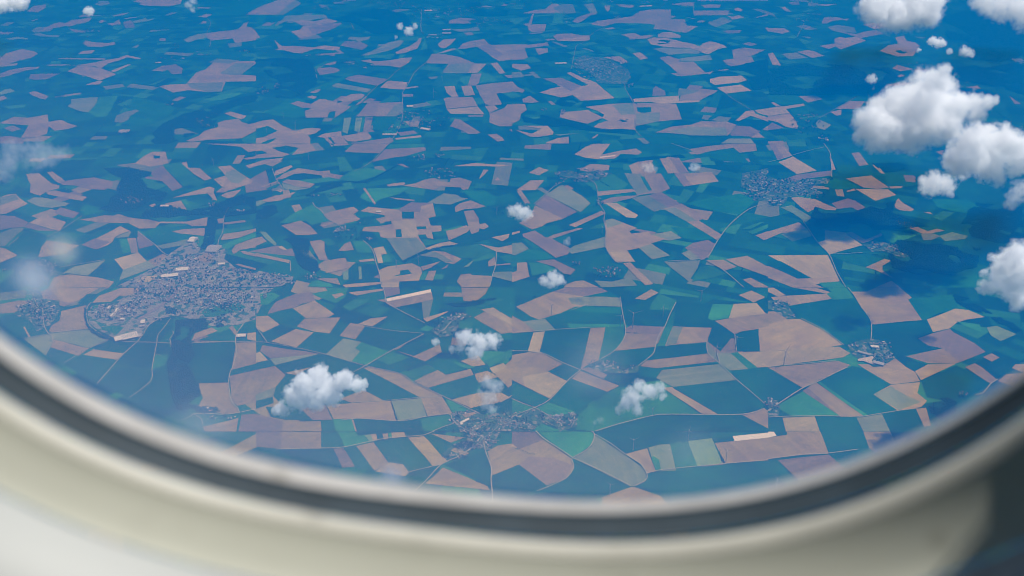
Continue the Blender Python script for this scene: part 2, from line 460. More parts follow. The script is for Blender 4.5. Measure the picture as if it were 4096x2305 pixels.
p 0,1425 150,1420 175,1449 0,1449
p 1180,860 1300,835 1480,830 1440,850 1270,870
p 1990,880 2110,865 2140,895 2030,890
p 2430,970 2550,1050 2480,1052
p 2300,500 2370,495 2380,510
g 1270,1430 1300,1390 1460,1390 1500,1430 1400,1449 1290,1449
t 2100,1180 2400,1200 2350,1240 2150,1230
t 2400,280 2576,290 2576,330 2450,320
T 0 1
w 1050,250 1300,240 1520,290 1500,320 1420,350 1500,450 1700,500 1600,600 1900,680 2100,640 2300,560 2576,480 2576,700 2250,740 2100,720 1700,740 1400,740 1150,720 1000,660 1100,600 1180,450 1230,350
w 2060,930 2100,740 2170,730 2180,850 2150,1000 2080,1060 2000,1080
t 1440,890 1600,830 1900,840 2000,930 1750,980 1580,1000 1500,940
k 70,1040 280,880 480,945 420,1030 370,1140 180,1120 50,1060
p 1170,215 1250,205 1360,195 1440,130 1530,80 1670,80 1690,190 1630,210 1520,235 1280,235
g 1170,215 1360,200 1520,230 1600,215 1640,280 1520,285 1290,245
w 1545,115 1610,115 1615,145 1550,148
d 1510,290 1630,220 1690,280 1750,340 1840,435 1735,475 1630,375 1450,345 1480,330 1540,330
e 1635,210 1820,185 2010,375 1850,430 1740,320
p 1820,190 1880,180 1890,240 2010,245 2130,350 2060,370 1960,310 1900,260
p 2190,230 2320,218 2370,260 2550,375 2520,400 2250,490 2170,490 2240,435 2150,355 2270,320
g 2270,290 2370,255 2480,340 2400,400 2330,390 2270,330
p 1740,545 1870,500 1970,470 2110,430 2160,450 2150,490 2185,570 2150,565 2090,500 1950,515 1840,530
p 2220,520 2280,490 2430,460 2390,500 2330,550 2280,545
p 1620,610 1820,570 1880,660 1820,685 1650,640
e 1820,570 1870,555 1900,600 1920,640 1880,655
p 1500,620 1560,600 1575,640 1530,640
p 2440,150 2576,125 2576,150 2480,160
p 2470,220 2576,190 2576,225 2510,250
p 2050,0 2576,0 2576,70 2500,85 2420,30 2250,15
p 260,305 390,295 460,350 520,400 600,420 590,450 470,480 400,525 300,490 310,410
p 470,285 530,280 655,375 610,400 560,380
d 600,395 680,370 830,350 950,340 1140,380 1130,430 1050,465 900,455 750,420 630,415
p 460,480 550,470 700,500 880,535 830,575 700,555 480,510
g 270,575 340,540 460,545 600,580 700,600 660,625 520,645 400,635
p 0,540 80,510 160,505 200,550 280,605 60,705 0,710
g 0,540 160,510 190,560 60,600 0,620
d 540,690 610,640 800,695 740,750 640,730
t 800,670 860,610 960,640 1000,690 850,730
p 295,795 400,740 470,720 665,790 600,880 480,850
d 0,720 150,730 290,790 240,840 100,850 0,870
d 240,840 300,795 460,850 570,880 440,890
e 280,870 570,880 480,940 430,910
g 0,900 130,850 250,850 200,900 80,990 40,1030 0,1020
e 50,1030 200,890 270,880 130,980 70,1040
p 800,765 900,750 1050,720 1200,730 1390,755 1500,765 1620,790 1560,850 1400,855 1290,800 1000,795
p 1560,800 1620,785 1880,785 2090,740 2080,830 1930,830 1880,805
p 1730,885 1850,860 2060,850 2060,930 1820,905
p 820,1020 980,950 1210,830 1310,880 1240,900 1160,940 1130,990 1080,1025 970,1065
d 820,1020 950,955 1110,990 970,1065
g 1160,950 1230,910 1330,880 1290,940
d 1390,890 1420,900 1550,1020 1400,1060 1380,960
p 1280,950 1370,950 1390,1100 1320,1100
e 1200,960 1280,960 1320,1090 1240,1110
l 1150,1165 1390,1095 1480,1185 1240,1270
p 1480,1185 1640,1110 1740,1160 1580,1240 1520,1210
g 1240,1270 1490,1180 1560,1240 1380,1310 1200,1375 1220,1320
p 385,1145 420,1040 470,975 560,985 800,1025 650,1105 560,1125
p 0,1045 60,1060 180,1125 0,1200
g 640,1300 740,1240 1060,1175 960,1270 880,1330
p 490,1449 540,1350 650,1310 860,1335 1000,1350 1150,1390 1100,1449
p 1340,1400 1450,1330 1580,1330 1480,1400 1380,1420
g 1570,1030 1720,1000 1850,970 1970,945 1960,1010 1800,1030 1640,1060
p 1950,1170 2080,1090 2140,1100 2140,1180 2090,1200 2000,1195
p 2185,760 2250,750 2250,800 2200,805
p 2255,795 2470,770 2475,790 2260,815
p 2220,970 2250,910 2400,890 2576,855 2576,885 2400,950 2300,965
e 2220,1030 2330,980 2576,890 2576,940 2380,1010 2300,1060 2220,1070
p 2330,1080 2370,1020 2576,945 2576,1045 2420,1070 2350,1115
p 2420,1085 2450,1080 2576,1110 2576,1140 2450,1110
p 2370,1220 2400,1210 2576,1255 2576,1275 2450,1245
k 1225,810 1290,800 1380,880 1390,940 1330,930 1320,880
u 1150,1449 1280,1390 1480,1290 1650,1170 1720,1100 1850,1020 1960,990 2080,1080 2190,1010 2290,1080 2260,1160 2400,1260 2576,1300 2576,1449
v 180,1290 320,1180 480,1170 560,1280 700,1320 520,1340 480,1420 360,1449 240,1340
l 1370,1400 1450,1335 1590,1330 1500,1395
p 1960,1170 2090,1090 2140,1110 2135,1180 2080,1200
T 1 1
w 400,600 650,420 900,380 1100,380 1300,280 1500,180 1400,240 1250,320 1100,420 900,420 700,470 560,500 450,600 300,640 100,760 0,760 0,640 200,610
w 400,940 530,960 640,1180 720,1200 600,1300 480,1260 400,1150 350,1000 280,960
w 1480,1185 1600,1125 1720,1070 1880,1030 2000,1020 1880,1050 1740,1085 1600,1140 1490,1200
p 0,0 550,0 605,65 480,95 360,112 430,40 300,20 160,40 230,75 340,105 270,130 0,145
k 0,75 60,68 115,95 0,112
p 0,185 100,160 280,140 240,175 100,200 0,225
p 740,0 780,20 760,28
p 780,0 960,0 900,15 790,20
p 890,80 980,0 1340,0 1240,95 1000,88
e 1310,50 1350,0 1700,0 1690,35 1500,45
d 1180,180 1300,55 1480,45 1700,35 1710,65 1500,125 1400,135 1320,150
p 180,310 200,270 350,215 370,230 280,290 200,320
p 190,365 280,300 420,245 500,255 620,275 880,320 850,355 800,350 640,315 480,295 380,305 280,350
p 260,385 310,358 460,375 595,405 540,445 400,430
g 260,395 400,430 530,450 400,470 280,450
e 840,345 980,260 1120,240 1300,275 1200,330 1000,385 880,370
p 50,430 210,375 220,385 80,438
e 100,450 230,400 260,400 200,445 120,460
l 200,470 240,450 280,465 250,490
p 40,575 180,525 400,485 370,510 250,570 130,585
y 0,580 60,565 100,590 30,625 0,625
p 1420,205 1470,200 1545,240 1500,238
p 1990,225 2200,195 2350,205 2576,215 2450,230 2250,225
p 2240,360 2290,260 2340,265 2290,320
p 2400,370 2430,335 2460,370
e 1620,240 1750,205 1850,200 1780,225 1680,250
p 1310,415 1400,395 1500,390 1490,415 1340,430
p 1470,420 1600,400 1700,360 1800,345 1870,380 1950,385 1960,350 2050,340 2170,380 2130,460 2080,465 2060,440 1860,430 1790,465
e 1040,540 1130,450 1540,440 1460,500 1250,560 1190,600 1100,570
p 1075,450 1100,445 1210,605 1190,610
p 1340,540 1600,565 1590,580 1420,560
g 1725,595 1820,540 1890,500 2020,515 2070,545 2140,550 1990,600 1960,612 1820,605
t 2150,540 2080,480 2300,470 2420,540 2400,620 2230,650 2310,630 2200,570
p 2000,640 2050,600 2160,570 2310,630 2230,650 2100,660 2005,690
p 2090,680 2190,670 2240,750 2250,830 2190,870 2140,830
p 1050,680 1130,635 1430,665 1560,590 1780,600 1810,730 1735,750 1760,825 1865,825 1865,880 1770,890 1785,960 1725,950 1705,915 1625,915 1650,960 1720,1060 1475,1175 1310,950 1255,940 1240,890 1065,880 1090,840 1290,825 1360,810 1300,775 1295,720 1150,695
l 1370,780 1600,760 1640,900 1600,945 1480,945 1400,860
d 1430,665 1560,590 1780,600 1660,630 1650,690 1470,690
g 1310,950 1610,945 1720,1060 1475,1175 1390,1050
k 1470,685 1590,685 1590,755 1470,755
k 1290,790 1360,780 1365,810 1300,812
k 1615,835 1710,833 1715,858 1620,865
k 1405,865 1460,862 1470,940 1410,942
k 1640,920 1700,915 1720,955 1660,950
p 1910,880 2000,860 2120,820 2150,860 2130,890 1940,975
p 2130,830 2250,810 2310,800 2345,835 2290,865 2250,850 2240,885 2170,912
e 1660,960 1790,970 1930,950 1930,980 1790,1010 1700,1030
l 1700,1055 1850,1000 1950,985 2035,1010 1880,1040 1740,1075
e 1830,1050 2030,1040 2240,1030 2400,1075 2200,1160 2060,1150 1900,1090
p 1640,1125 1790,1080 1900,1090 2070,1160 1990,1215 1900,1195 1820,1150
g 1640,1125 1790,1082 1870,1120 1990,1195 1900,1195 1820,1150
e 230,800 400,690 580,610 690,720 740,775 560,820 500,780 300,800
p 690,710 740,690 980,635 1035,675 980,710 1050,760 1020,775 850,815 800,800 740,770
p 635,820 720,795 800,785 770,810 670,838
p 255,825 450,775 550,830 620,910 520,920 400,920
p 0,950 60,935 110,985 0,1030
y 40,885 100,890 210,1010 190,1030 100,960
l 220,1040 260,1030 315,1070 280,1075
p 540,985 650,970 690,990 690,1080 725,1170 640,1175
p 830,1080 890,1010 950,985 985,1070 900,1080
e 970,980 1100,985 1150,1030 1170,1100 1020,1100
g 440,1070 540,1080 620,1180 500,1140
p 0,1100 340,1175 335,1205 0,1135
p 700,1305 770,1165 900,1150 935,1240 880,1270
l 1180,1055 1280,1035 1320,1110 1260,1120 1280,1200 1230,1205
e 1260,1130 1320,1115 1370,1195 1280,1200
p 1030,1175 1180,1158 1195,1180 1050,1195
p 1230,1280 1320,1240 1570,1205 1660,1250 1680,1340 1640,1380 1440,1390 1260,1395
l 1265,1395 1440,1390 1440,1449 1270,1449
k 1450,1280 1530,1268 1570,1310 1480,1325 1370,1340 1450,1315
e 1640,1370 1680,1290 1720,1290 1700,1375
p 1700,1375 1740,1285 1815,1280 1780,1380
p 1660,1240 1860,1185 1760,1250 1680,1280
p 1860,1270 1940,1215 1920,1250
p 870,1425 1000,1410 1255,1395 1255,1415 1050,1440 900,1449
y 870,1300 930,1270 930,1370 880,1370
y 1030,1240 1060,1240 1070,1365 1035,1370
p 610,1365 680,1355 820,1360 850,1425 740,1400
e 520,1440 560,1390 620,1375 700,1400 750,1410 780,1449
p 2370,945 2550,910 2540,950 2480,985
p 2240,1010 2440,1050 2576,1020 2576,1115 2420,1090
p 2335,1190 2400,1140 2415,1225 2340,1240
p 2410,1220 2560,1205 2560,1220 2420,1230
p 2060,1320 2160,1310 2170,1325 2370,1335 2345,1449 2070,1449 2020,1390
g 2380,1340 2400,1295 2576,1290 2576,1390
y 2080,1250 2170,1190 2200,1170 2140,1240
u 0,1280 180,1310 320,1350 380,1330 370,1390 250,1440 100,1449 0,1449
T 2 1
w 640,165 900,170 1200,150 1700,110 1750,140 1500,150 1200,190 900,190
t 1740,600 2000,545 2300,500 2460,560 2310,710 2050,680
t 0,1130 40,1125 170,1060 330,1090 420,1150 240,1165 0,1170
t 1600,840 1900,850 2050,960 1850,970 1720,950
t 1850,100 2250,50 2300,110 2400,200 2100,170
p 630,105 740,30 820,0 990,0 930,75 900,110 870,155 740,140
p 900,110 1080,70 1250,48 1310,85 1270,110 1100,100 1030,150 870,155
W 880,130 1040,114 1040,124 888,142
p 1780,55 2000,20 2200,0 2450,0 2465,70 2290,90 2230,40 1990,75 1860,110
p 170,290 270,235 370,265 270,318
p 670,265 780,205 850,205 980,215 975,265 760,280
p 45,465 185,370 325,365 240,465 80,470
p 45,475 90,465 185,600 130,600
p 1175,220 1280,175 1420,165 1410,190 1450,300 1210,300
p 1130,295 1210,300 1500,300 1590,450 1520,480 1440,500 1400,500 1260,520 1220,450
g 1130,295 1300,305 1400,480 1260,510 1200,420
e 1290,330 1330,330 1410,470 1370,470
p 860,480 1210,455 1250,480 870,525
p 890,580 1000,540 1150,525 1280,520 1180,555 930,610
g 1200,545 1380,515 1560,630 1480,670 1430,685
d 1370,520 1500,485 1690,600 1570,640
p 1530,655 1700,600 1960,735 1880,775 1740,770
g 1530,660 1640,640 1860,775 1760,785
p 1760,785 1880,775 2110,915 2060,970
p 1485,150 1660,115 1780,290 1570,300
d 1580,140 1660,115 1770,290 1680,290
p 1690,300 2010,285 2080,380 1810,418 1740,330
d 1630,300 1700,290 1810,420 1730,430
p 70,800 200,700 230,620 520,755 350,800 300,835 200,862
d 230,610 340,515 400,545 660,685 510,755
g 340,515 500,410 700,520 790,600 690,690 480,580
p 520,430 560,415 620,450 580,475
l 940,600 1050,595 1270,720 1240,750 1150,740
p 570,820 900,675 945,700 640,840
e 770,860 850,820 940,790 930,850
p 940,770 1010,755 1260,850 1180,880 1200,905 1370,885 1400,920 1600,880 1710,950 1580,975 1530,965 1400,1005 1590,1125 1410,1165 1280,1050 1160,1075 1240,1190 1040,1190 940,1045
g 940,770 1010,755 1120,800 960,850
l 980,1090 1150,1085 1235,1185 1050,1185
g 1400,915 1600,880 1710,950 1590,975
g 1280,1045 1400,1010 1590,1125 1410,1165
d 1740,1050 1820,1000 1970,970 2045,1010 1990,1110 1930,1170 1880,1160
g 1705,1105 1780,1070 1900,1160 1800,1175
p 340,955 420,915 670,850 715,855 600,890 400,960
d 105,910 230,875 330,940 420,965 600,1060 560,1115 440,1150 190,980 110,935
g 560,1075 620,1030 940,935 940,1040 600,1110
p 0,895 80,878 80,895 0,920
g 0,1005 100,995 170,1060 30,1125 0,1120
p 50,1200 150,1195 175,1340 0,1395 0,1300 50,1280
d 240,1185 420,1165 640,1270 590,1320 520,1310 430,1240
e 170,1200 300,1200 430,1260 400,1290 200,1330
g 1535,1195 1890,1180 1870,1250 1780,1390
e 1810,1390 1890,1240 2010,1230 2150,1310 2030,1350
p 1950,1175 2130,1170 2260,1240 2140,1280
p 2150,1165 2370,1130 2576,1240 2576,1340 2440,1290 2260,1225
p 2320,1370 2400,1350 2576,1440 2576,1449 2440,1449
p 1115,1205 1190,1195 1420,1415 1340,1425
g 830,1380 1010,1390 1190,1345 1260,1430 900,1449
p 2450,925 2576,880 2576,960 2530,970
e 2310,860 2500,790 2540,790 2400,860
e 2370,890 2576,810 2576,850 2420,915
p 540,1420 640,1385 720,1380 880,1449 520,1449
v 420,290 560,270 700,300 860,270 1000,300 900,360 830,380 740,390 620,370 560,340 440,320
v 2320,300 2576,250 2576,580 2420,570 2480,500 2300,440
T 3 1
w 2100,600 2576,640 2576,1000 2300,1000 2050,930 1950,800
w 1300,970 1560,990 1900,1040 2150,1050 2080,1250 1800,1330 1500,1320 1250,1250 1200,1120
w 480,640 700,690 900,670 1280,580 1260,700 1500,790 1600,830 1100,870 800,830 500,850 400,780
w 1050,200 1300,190 1420,220 1350,270 1150,290
t 650,50 860,40 1100,100 1380,150 1300,210 960,230 830,160
t 620,350 780,370 940,440 700,460 560,430
t 620,1120 980,1110 1180,1160 980,1240 800,1200
p 10,0 150,0 245,120 100,165 50,70
d 10,0 70,0 160,140 100,165 50,70
l 105,185 250,128 490,270 290,305
p 840,95 920,85 1010,210 920,225
p 1050,215 1090,205 1175,300 1140,300
p 620,130 640,150 680,260 640,265
d 160,360 290,310 640,270 640,320 400,350 250,380
p 780,350 1040,320 1220,440 1100,455 960,440
l 880,455 1210,460 1290,515 1080,575
p 790,475 870,450 880,470 800,485
p 1220,430 1360,425 1340,445 1230,450
p 230,545 300,535 480,560 590,610 690,650 680,670 580,665 500,640 400,690 310,620
d 640,600 800,550 880,575 980,640 910,675 840,640 700,655
y 125,640 240,620 440,740 380,790 250,700
p 0,885 310,790 380,850 220,900 130,900 0,955
y 130,910 390,850 440,930 250,985
l 500,995 780,905 950,1020 620,1115
d 785,905 840,885 980,965 1140,900 1150,925 1000,990 950,1000
p 1250,625 1310,550 1350,590 1470,660 1440,680 1330,670 1290,650
p 1270,780 1360,760 1530,850 1610,880 1700,855 1780,875 1620,905 1550,905
g 1540,910 1650,900 1740,930 1640,970 1560,970
p 1570,690 1630,685 1660,715
l 0,1125 600,1120 720,1380 480,1375 300,1280
p 300,1360 700,1340 720,1385 450,1420
p 0,1230 560,1449 250,1449 0,1350
k 0,1160 120,1180 430,1350 300,1360 0,1225
e 510,1400 720,1388 780,1449 560,1449
p 980,1245 1170,1160 1240,1175 1150,1230 1150,1270 1220,1330 1270,1355 1060,1265
p 1080,1449 1240,1380 1330,1449
e 1650,740 1760,680 1880,690 1750,780
e 1130,870 1300,880 1500,920 1400,960 1250,1000 1180,960
y 1720,930 1850,890 2010,930 1980,960 1780,980
t 1650,560 2000,560 2160,640 2000,700 1850,680 1700,640
t 1800,1340 2200,1320 2300,1449 1700,1449
p 1690,80 1770,65 1750,120
v 0,330 160,380 420,360 640,350 600,400 420,430 560,500 380,520 200,540 140,620 0,630
v 950,1010 1150,990 1330,1030 1500,1110 1350,1150 1150,1080 1050,1090
T 0 2
d 410,40 500,0 1100,0 900,70 880,60 760,150 640,190 430,120
p 500,0 1080,0 950,60 800,120 700,150 600,130
g 680,190 1000,0 1080,0 960,70 780,170
k 770,160 880,60 990,65 910,150
p 930,150 1000,80 1220,0 1430,0 1350,80 1200,80 1120,140
g 0,50 260,20 280,60 250,100 0,130
e 0,130 340,95 330,130 0,160
p 0,165 180,130 340,130 250,180 150,250 0,260
k 0,300 150,260 450,400 490,465 300,505 230,510 0,350
p 235,395 250,390 310,500 290,500
p 620,235 870,175 850,280 870,350 930,410 700,435 540,450 490,440 520,380 600,330
g 500,460 900,420 1000,480 1100,515 900,610 540,520
p 540,520 900,610 790,685 510,600
k 470,670 515,605 770,685 640,760
p 840,675 940,620 1240,660 1180,725
k 940,620 1110,520 1370,550 1230,660
g 240,515 490,470 540,500 500,610 460,680
k 640,765 820,680 1180,725 980,970
k 1180,720 1380,560 1700,570 1700,665 1560,670 1520,830 1160,770
e 1170,775 1530,825 1520,840 1160,790
e 1560,675 1700,670 1660,780 1530,825
k 1000,970 1160,790 1530,840 1500,960 1310,1110
k 1310,1120 1530,950 1530,830 1680,780 1720,1000 1760,1150 1690,1240 1500,1190
k 1900,560 2370,545 2370,650 2300,950 1960,960
p 1980,965 2300,955 2340,1170 2400,1220 2400,1260 2240,1270 1990,1200 2040,1110
p 2380,555 2576,545 2576,770 2330,830
k 2320,830 2576,765 2576,825 2310,890
p 2310,890 2576,830 2576,1150 2390,1190 2330,1150
p 1930,530 1960,460 2130,400 2190,435 2100,470
k 1990,530 2310,415 2370,490 2360,540
p 2300,400 2340,380 2390,450 2370,480
e 2000,410 2040,375 2120,355 2130,400
k 2410,450 2480,330 2576,350 2576,450
p 2490,460 2576,450 2576,540 2490,520
k 1390,500 1450,490 1480,400 1600,320 1750,290 1740,400 1620,540 1400,545
p 2040,1400 2300,1340 2400,1310 2380,1449 2060,1449
d 2400,1449 2430,1280 2576,1270 2576,1449
k 1700,1250 1960,1270 1830,1330 1750,1300
w 1690,720 1750,640 1790,760 1880,770 1960,900 2040,1110 1990,1200 1800,1240 1740,1100 1700,900
w 1740,470 1900,450 1920,560 1960,700 1900,760 1760,700 1720,590
y 1720,800 1820,770 1780,930 1720,920
w 1650,200 1780,220 1760,280 1680,260
w 1760,330 2200,300 2260,390 1980,430 1900,520 1760,520
v 280,0 400,10 430,110 600,130 600,230 520,370 470,400 370,440 300,330 150,280 200,190 330,140
u 890,260 930,180 1130,150 1300,80 1550,0 2576,0 2576,320 2400,380 2130,390 1750,280 1600,310 1480,390 1420,480 1330,540 1140,500 980,420 900,360
k 2040,260 2150,180 2260,190 2180,290 2060,300
e 930,190 1000,170 960,240 920,250
e 950,330 1080,380 1250,400 1180,470 1040,430
e 2010,260 2100,200 2400,150 2480,200 2300,260 2140,300
w 1740,230 1640,190 1760,200 1790,260
w 2200,180 2350,130 2320,200 2230,220
w 860,200 880,200 870,300 900,390 960,440 1060,490 1200,530 1170,545 1030,510 920,450 865,370 850,290
w 1960,1200 2180,1215 2200,1250 2060,1270 1980,1255
T 1 2
u 0,0 180,0 120,60 60,170 0,290
e 40,60 180,50 240,80 120,170 50,170
d 130,230 200,140 400,60 560,40 600,130 470,160 380,200 240,230 120,265
k 130,280 370,205 475,300 420,390 220,350
p 370,205 590,130 790,265 720,300 500,305
p 410,390 490,310 850,298 740,460 580,440
p 0,290 120,280 240,370 70,450 0,400
k 70,460 240,380 390,410 150,530
p 150,540 400,415 580,450 410,600 270,570
k 410,600 590,450 890,505 700,665 620,660
g 700,670 880,510 1060,545 1000,610 1050,640 960,740
e 1060,545 1330,640 1120,780 960,740 1050,640 1000,610
e 1210,720 1380,650 1550,700 1340,780
p 840,485 950,355 1050,370 1100,385 1000,520
p 1030,365 1150,310 1325,290 1170,390 1090,375
k 1010,520 1120,395 1690,460 1690,475 1350,635 1060,545
e 870,190 1000,110 1140,115 1110,150 940,235
e 560,60 720,30 700,0 930,0 900,90 800,160 620,90
p 760,70 860,50 890,70 800,110
p 930,50 1000,40 1280,10 1280,30 1010,80
W 1310,110 1760,15 1765,45 1320,140
p 1310,140 1770,45 1780,120 1390,200 1310,160
d 1290,0 1440,0 1450,60 1310,95
p 1215,125 1300,115 1310,150
p 2065,0 2340,0 2310,60 2240,120 2180,140 2090,135
w 1900,170 2100,150 2350,110 2430,110 2300,160 2000,200
e 2200,190 2450,110 2480,130 2280,200
p 2190,300 2380,200 2576,310 2576,450 2470,465
l 2260,220 2390,200 2576,320 2576,380
p 1680,310 1920,240 1940,240 1840,290 1720,345
e 1640,430 1710,380 1790,400 1740,440
d 60,580 640,665 400,690 140,710 40,640
g 140,715 400,690 640,665 190,780
l 0,660 40,645 120,730 0,755
k 0,760 130,735 190,790 0,825
k 200,790 650,670 1100,790 960,860 600,820 290,860
p 0,830 190,790 300,880 200,1000 0,1080
l 290,860 560,800 400,880
g 0,1080 200,1000 170,1110 0,1140
k 0,1140 170,1100 180,1160 0,1220
d 0,1270 150,1310 270,1340 260,1449 0,1449
k 100,1200 440,1210 570,1335 300,1330 150,1300
d 440,1210 700,1180 770,1330 570,1335
p 710,1180 1360,1140 1415,1340 1200,1330 1040,1320 780,1325
g 1360,1140 1660,1115 1720,1300 1430,1340
p 1660,1110 1870,1095 1980,1270 1730,1300
p 850,1120 1080,1030 1290,1140 960,1160
k 980,860 1080,810 1650,1110 1290,1140 1090,1030 1130,950
p 1080,810 1160,795 1450,870 1600,970 1750,1030 1870,1095 1660,1110
k 1140,790 1230,740 1350,790 1540,715 1690,745 1440,865
e 1440,870 1720,780 1830,830 1590,920
p 1590,940 1830,830 1910,880 2160,820 2190,880 1730,1010 1620,960
k 1700,760 1960,670 2110,820 1910,875
k 1400,630 1740,490 1760,580 1590,690
p 1410,635 1590,690 1850,570 1870,650 1700,745
e 1970,740 2090,770 2220,800 2130,820 2050,790
p 2060,740 2230,680 2310,780 2180,795
e 2300,740 2576,620 2576,700 2350,800
p 2400,870 2576,720 2576,980 2540,1010 2450,920
l 2350,810 2490,760 2530,800 2390,870
k 2170,815 2330,790 2360,830 2190,870
p 2200,870 2330,840 2440,900 2230,960
k 1740,1010 2190,880 2240,960 2230,1060 1900,1130 1880,1090
p 1970,1130 2240,1060 2470,1060 2560,1110 2470,1150 2200,1230
e 1910,1120 2180,1240 1980,1270
k 2150,1220 2300,1180 2450,1170 2300,1280
p 270,1350 650,1345 660,1449 260,1449
k 660,1340 780,1335 800,1449 665,1449
e 780,1330 960,1325 1010,1449 800,1449
p 960,1330 980,1330 1015,1449 1000,1449
k 975,1320 1130,1330 1330,1345 1350,1449 1030,1449
k 1330,1345 1480,1345 1650,1325 1700,1449 1350,1449
e 1650,1325 1920,1280 1980,1370 1780,1449 1690,1449
k 1800,1449 1990,1380 2040,1400 2060,1449
v 1930,1275 2200,1240 2300,1290 2576,1230 2576,1449 2060,1449 1990,1370
p 2070,1280 2190,1255 2220,1270 2110,1310
v 1760,440 1900,320 2000,280 2080,240 2180,290 2060,340 2050,400 1980,480 1860,500
T 2 2
k 1110,190 1580,120 1660,150 1540,390 1140,370
k 1660,140 2010,170 2240,460 2100,640 1970,540 2010,405 1620,390
p 40,190 380,50 530,0 890,0 970,40 720,90 900,90 1090,100 1100,190 720,180 600,225 270,320 190,290
d 560,0 890,0 970,40 720,88 400,40
g 560,100 900,85 1090,100 1100,190 720,180 600,160
k 710,90 980,35 1080,100 920,90
t 500,250 640,190 1100,195 1100,260 620,250
k 440,270 560,235 1100,260 1120,370 580,390
e 550,360 1120,370 1130,390 590,410
k 340,315 430,275 580,415 440,420
g 110,340 330,310 440,425 300,440 240,440
p 0,280 110,340 240,440 0,460
d 0,390 80,430 0,450
k 0,460 210,450 160,640 0,620
l 215,450 330,440 275,655 160,640
k 330,440 790,405 740,600 690,820 480,730 280,655
p 790,405 940,400 900,640 870,730 740,790 690,830
e 940,400 1130,390 1130,510 1030,630 950,680 870,730 900,600
e 1380,220 1410,145 1480,60 1660,130 1600,230
p 1235,110 1400,15 1475,50 1340,122
d 1140,410 1200,380 1540,395 1490,475 1150,450
p 1140,455 1480,470 1440,595 1040,635 1110,540
p 1490,465 1530,400 1550,400 1470,560 1450,570
e 1460,590 1540,395 1620,390 1540,590
p 1540,585 1620,390 2010,405 1960,545
g 1550,580 1620,395 1720,395 1650,570
k 1450,600 1955,550 1970,660 1340,735 1420,670
k 930,690 1030,640 1430,600 1420,670 1260,790 1000,770
p 1290,790 1350,735 1980,665 2060,745 1450,810
k 1450,810 2050,755 2080,770 1510,830
g 1450,910 1510,830 2090,770 2260,930 1620,1000
k 1260,800 1500,820 1450,910 1290,890
p 2280,75 2410,30 2550,95 2430,150
e 1970,310 2020,165 2230,170 2180,305 2010,330
l 2180,310 2230,165 2460,155 2560,265
p 2040,335 2180,310 2576,260 2576,400 2310,440 2240,470
k 2250,470 2480,415 2490,640 2260,640
p 2480,410 2576,390 2576,640 2495,640
g 2060,660 2200,660 2380,820 2190,835 2090,760
e 2200,660 2270,650 2470,805 2380,820
l 2270,650 2576,640 2576,800 2470,805
k 1620,1000 2260,935 2540,1160 2540,1210 2310,1275 2070,1275
k 2200,840 2576,800 2576,1180 2260,930
p 2310,1280 2540,1220 2576,1240 2576,1420
e 650,1290 960,1060 1080,1000 1540,1030 1890,1270 1430,1290 830,1449 640,1430
p 1520,1010 1610,1000 1630,1020 2070,1275 1910,1270
k 380,1150 600,920 950,1050 640,1250
p 600,920 690,840 1080,990 960,1050
p 690,820 800,800 960,880 920,920
k 920,920 960,880 1110,880 1080,970
k 350,850 520,770 690,830 600,910 560,940
p 0,680 170,650 300,660 510,770 360,845 560,945 380,1120 0,930
l 100,900 360,850 560,945 380,1110 130,990
k 0,970 60,980 370,1120 240,1210 0,1110
e 240,1220 370,1155 640,1250 640,1290 420,1300 330,1260
e 0,1120 220,1210 0,1300
k 840,1449 1420,1295 2310,1280 2576,1420 2576,1449
e 240,1400 300,1370 420,1420 600,1449 230,1449
v 0,1330 160,1240 230,1220 420,1310 440,1400 300,1370 200,1449 0,1449
v 430,1330 480,1290 640,1250 660,1300 640,1400 480,1449 420,1400
v 760,790 880,730 950,760 1150,810 1290,780 1270,860 1100,870 960,860 820,820
T 3 2
p 270,0 480,0 650,50 590,60
p 30,95 180,80 590,60 645,110 220,180 60,130
e 590,60 640,40 590,0 780,0 830,50 860,110 650,120
p 0,0 60,0 180,75 100,90 0,40
k 210,180 640,125 860,105 930,180 1030,330 1040,370 1030,510 960,560 750,570 600,420 480,370 330,310
p 840,40 990,40 1080,0 1330,0 1450,100 1410,120 1550,325 1050,370 1020,280 940,200 880,100
k 1050,375 1550,330 1600,330 1660,440 1500,510 1040,540
t 1410,120 1450,100 1600,100 1900,60 1900,200 1690,270 1590,320 1550,325
l 1600,320 1880,210 2020,225 2180,295 2000,320 1900,350 1830,410 1660,445
d 1510,510 1650,460 1830,415 1870,450 2080,560 2190,645 1930,750 1750,610 1600,580
k 1180,540 1500,515 1680,620 1290,700
p 1390,690 1760,610 1930,750 1880,765 1610,760
k 1400,740 1540,750 1600,770 1480,830 1390,790
p 1480,840 1610,770 1890,765 1540,930
p 0,320 320,315 560,430 750,575 600,600 0,630
p 0,240 100,240 200,310 0,370
l 0,630 380,600 720,595 830,660 760,700 0,800
p 0,805 700,735 830,780 350,1010
k 0,810 50,830 340,1015 100,1140 0,1150
k 500,930 850,790 960,810 1230,970 1060,1070 1310,1230 1010,1285
p 900,770 1060,770 1280,710 1390,800 1480,850 1530,940 1240,975 960,810
p 1060,1075 1230,980 1530,950 1500,1060 1600,1140 1540,1200 1310,1240
g 1060,1075 1230,990 1400,1090 1540,1150 1320,1235
p 350,1040 480,950 960,1290 730,1300
d 350,1040 400,1010 720,1290 700,1300
e 490,945 530,950 1010,1285 960,1290 700,1110
e 100,1180 350,1045 720,1290 250,1300 110,1220
l 145,1310 470,1295 520,1449 180,1449
k 475,1295 890,1310 950,1449 520,1449
g 890,1310 1150,1275 1230,1449 960,1449
k 1150,1275 1480,1230 1570,1390 1230,1449
p 1490,1220 1590,1210 1640,1390 1570,1400
k 1545,945 1890,780 2240,950 2120,1080 1800,1140 1600,1100
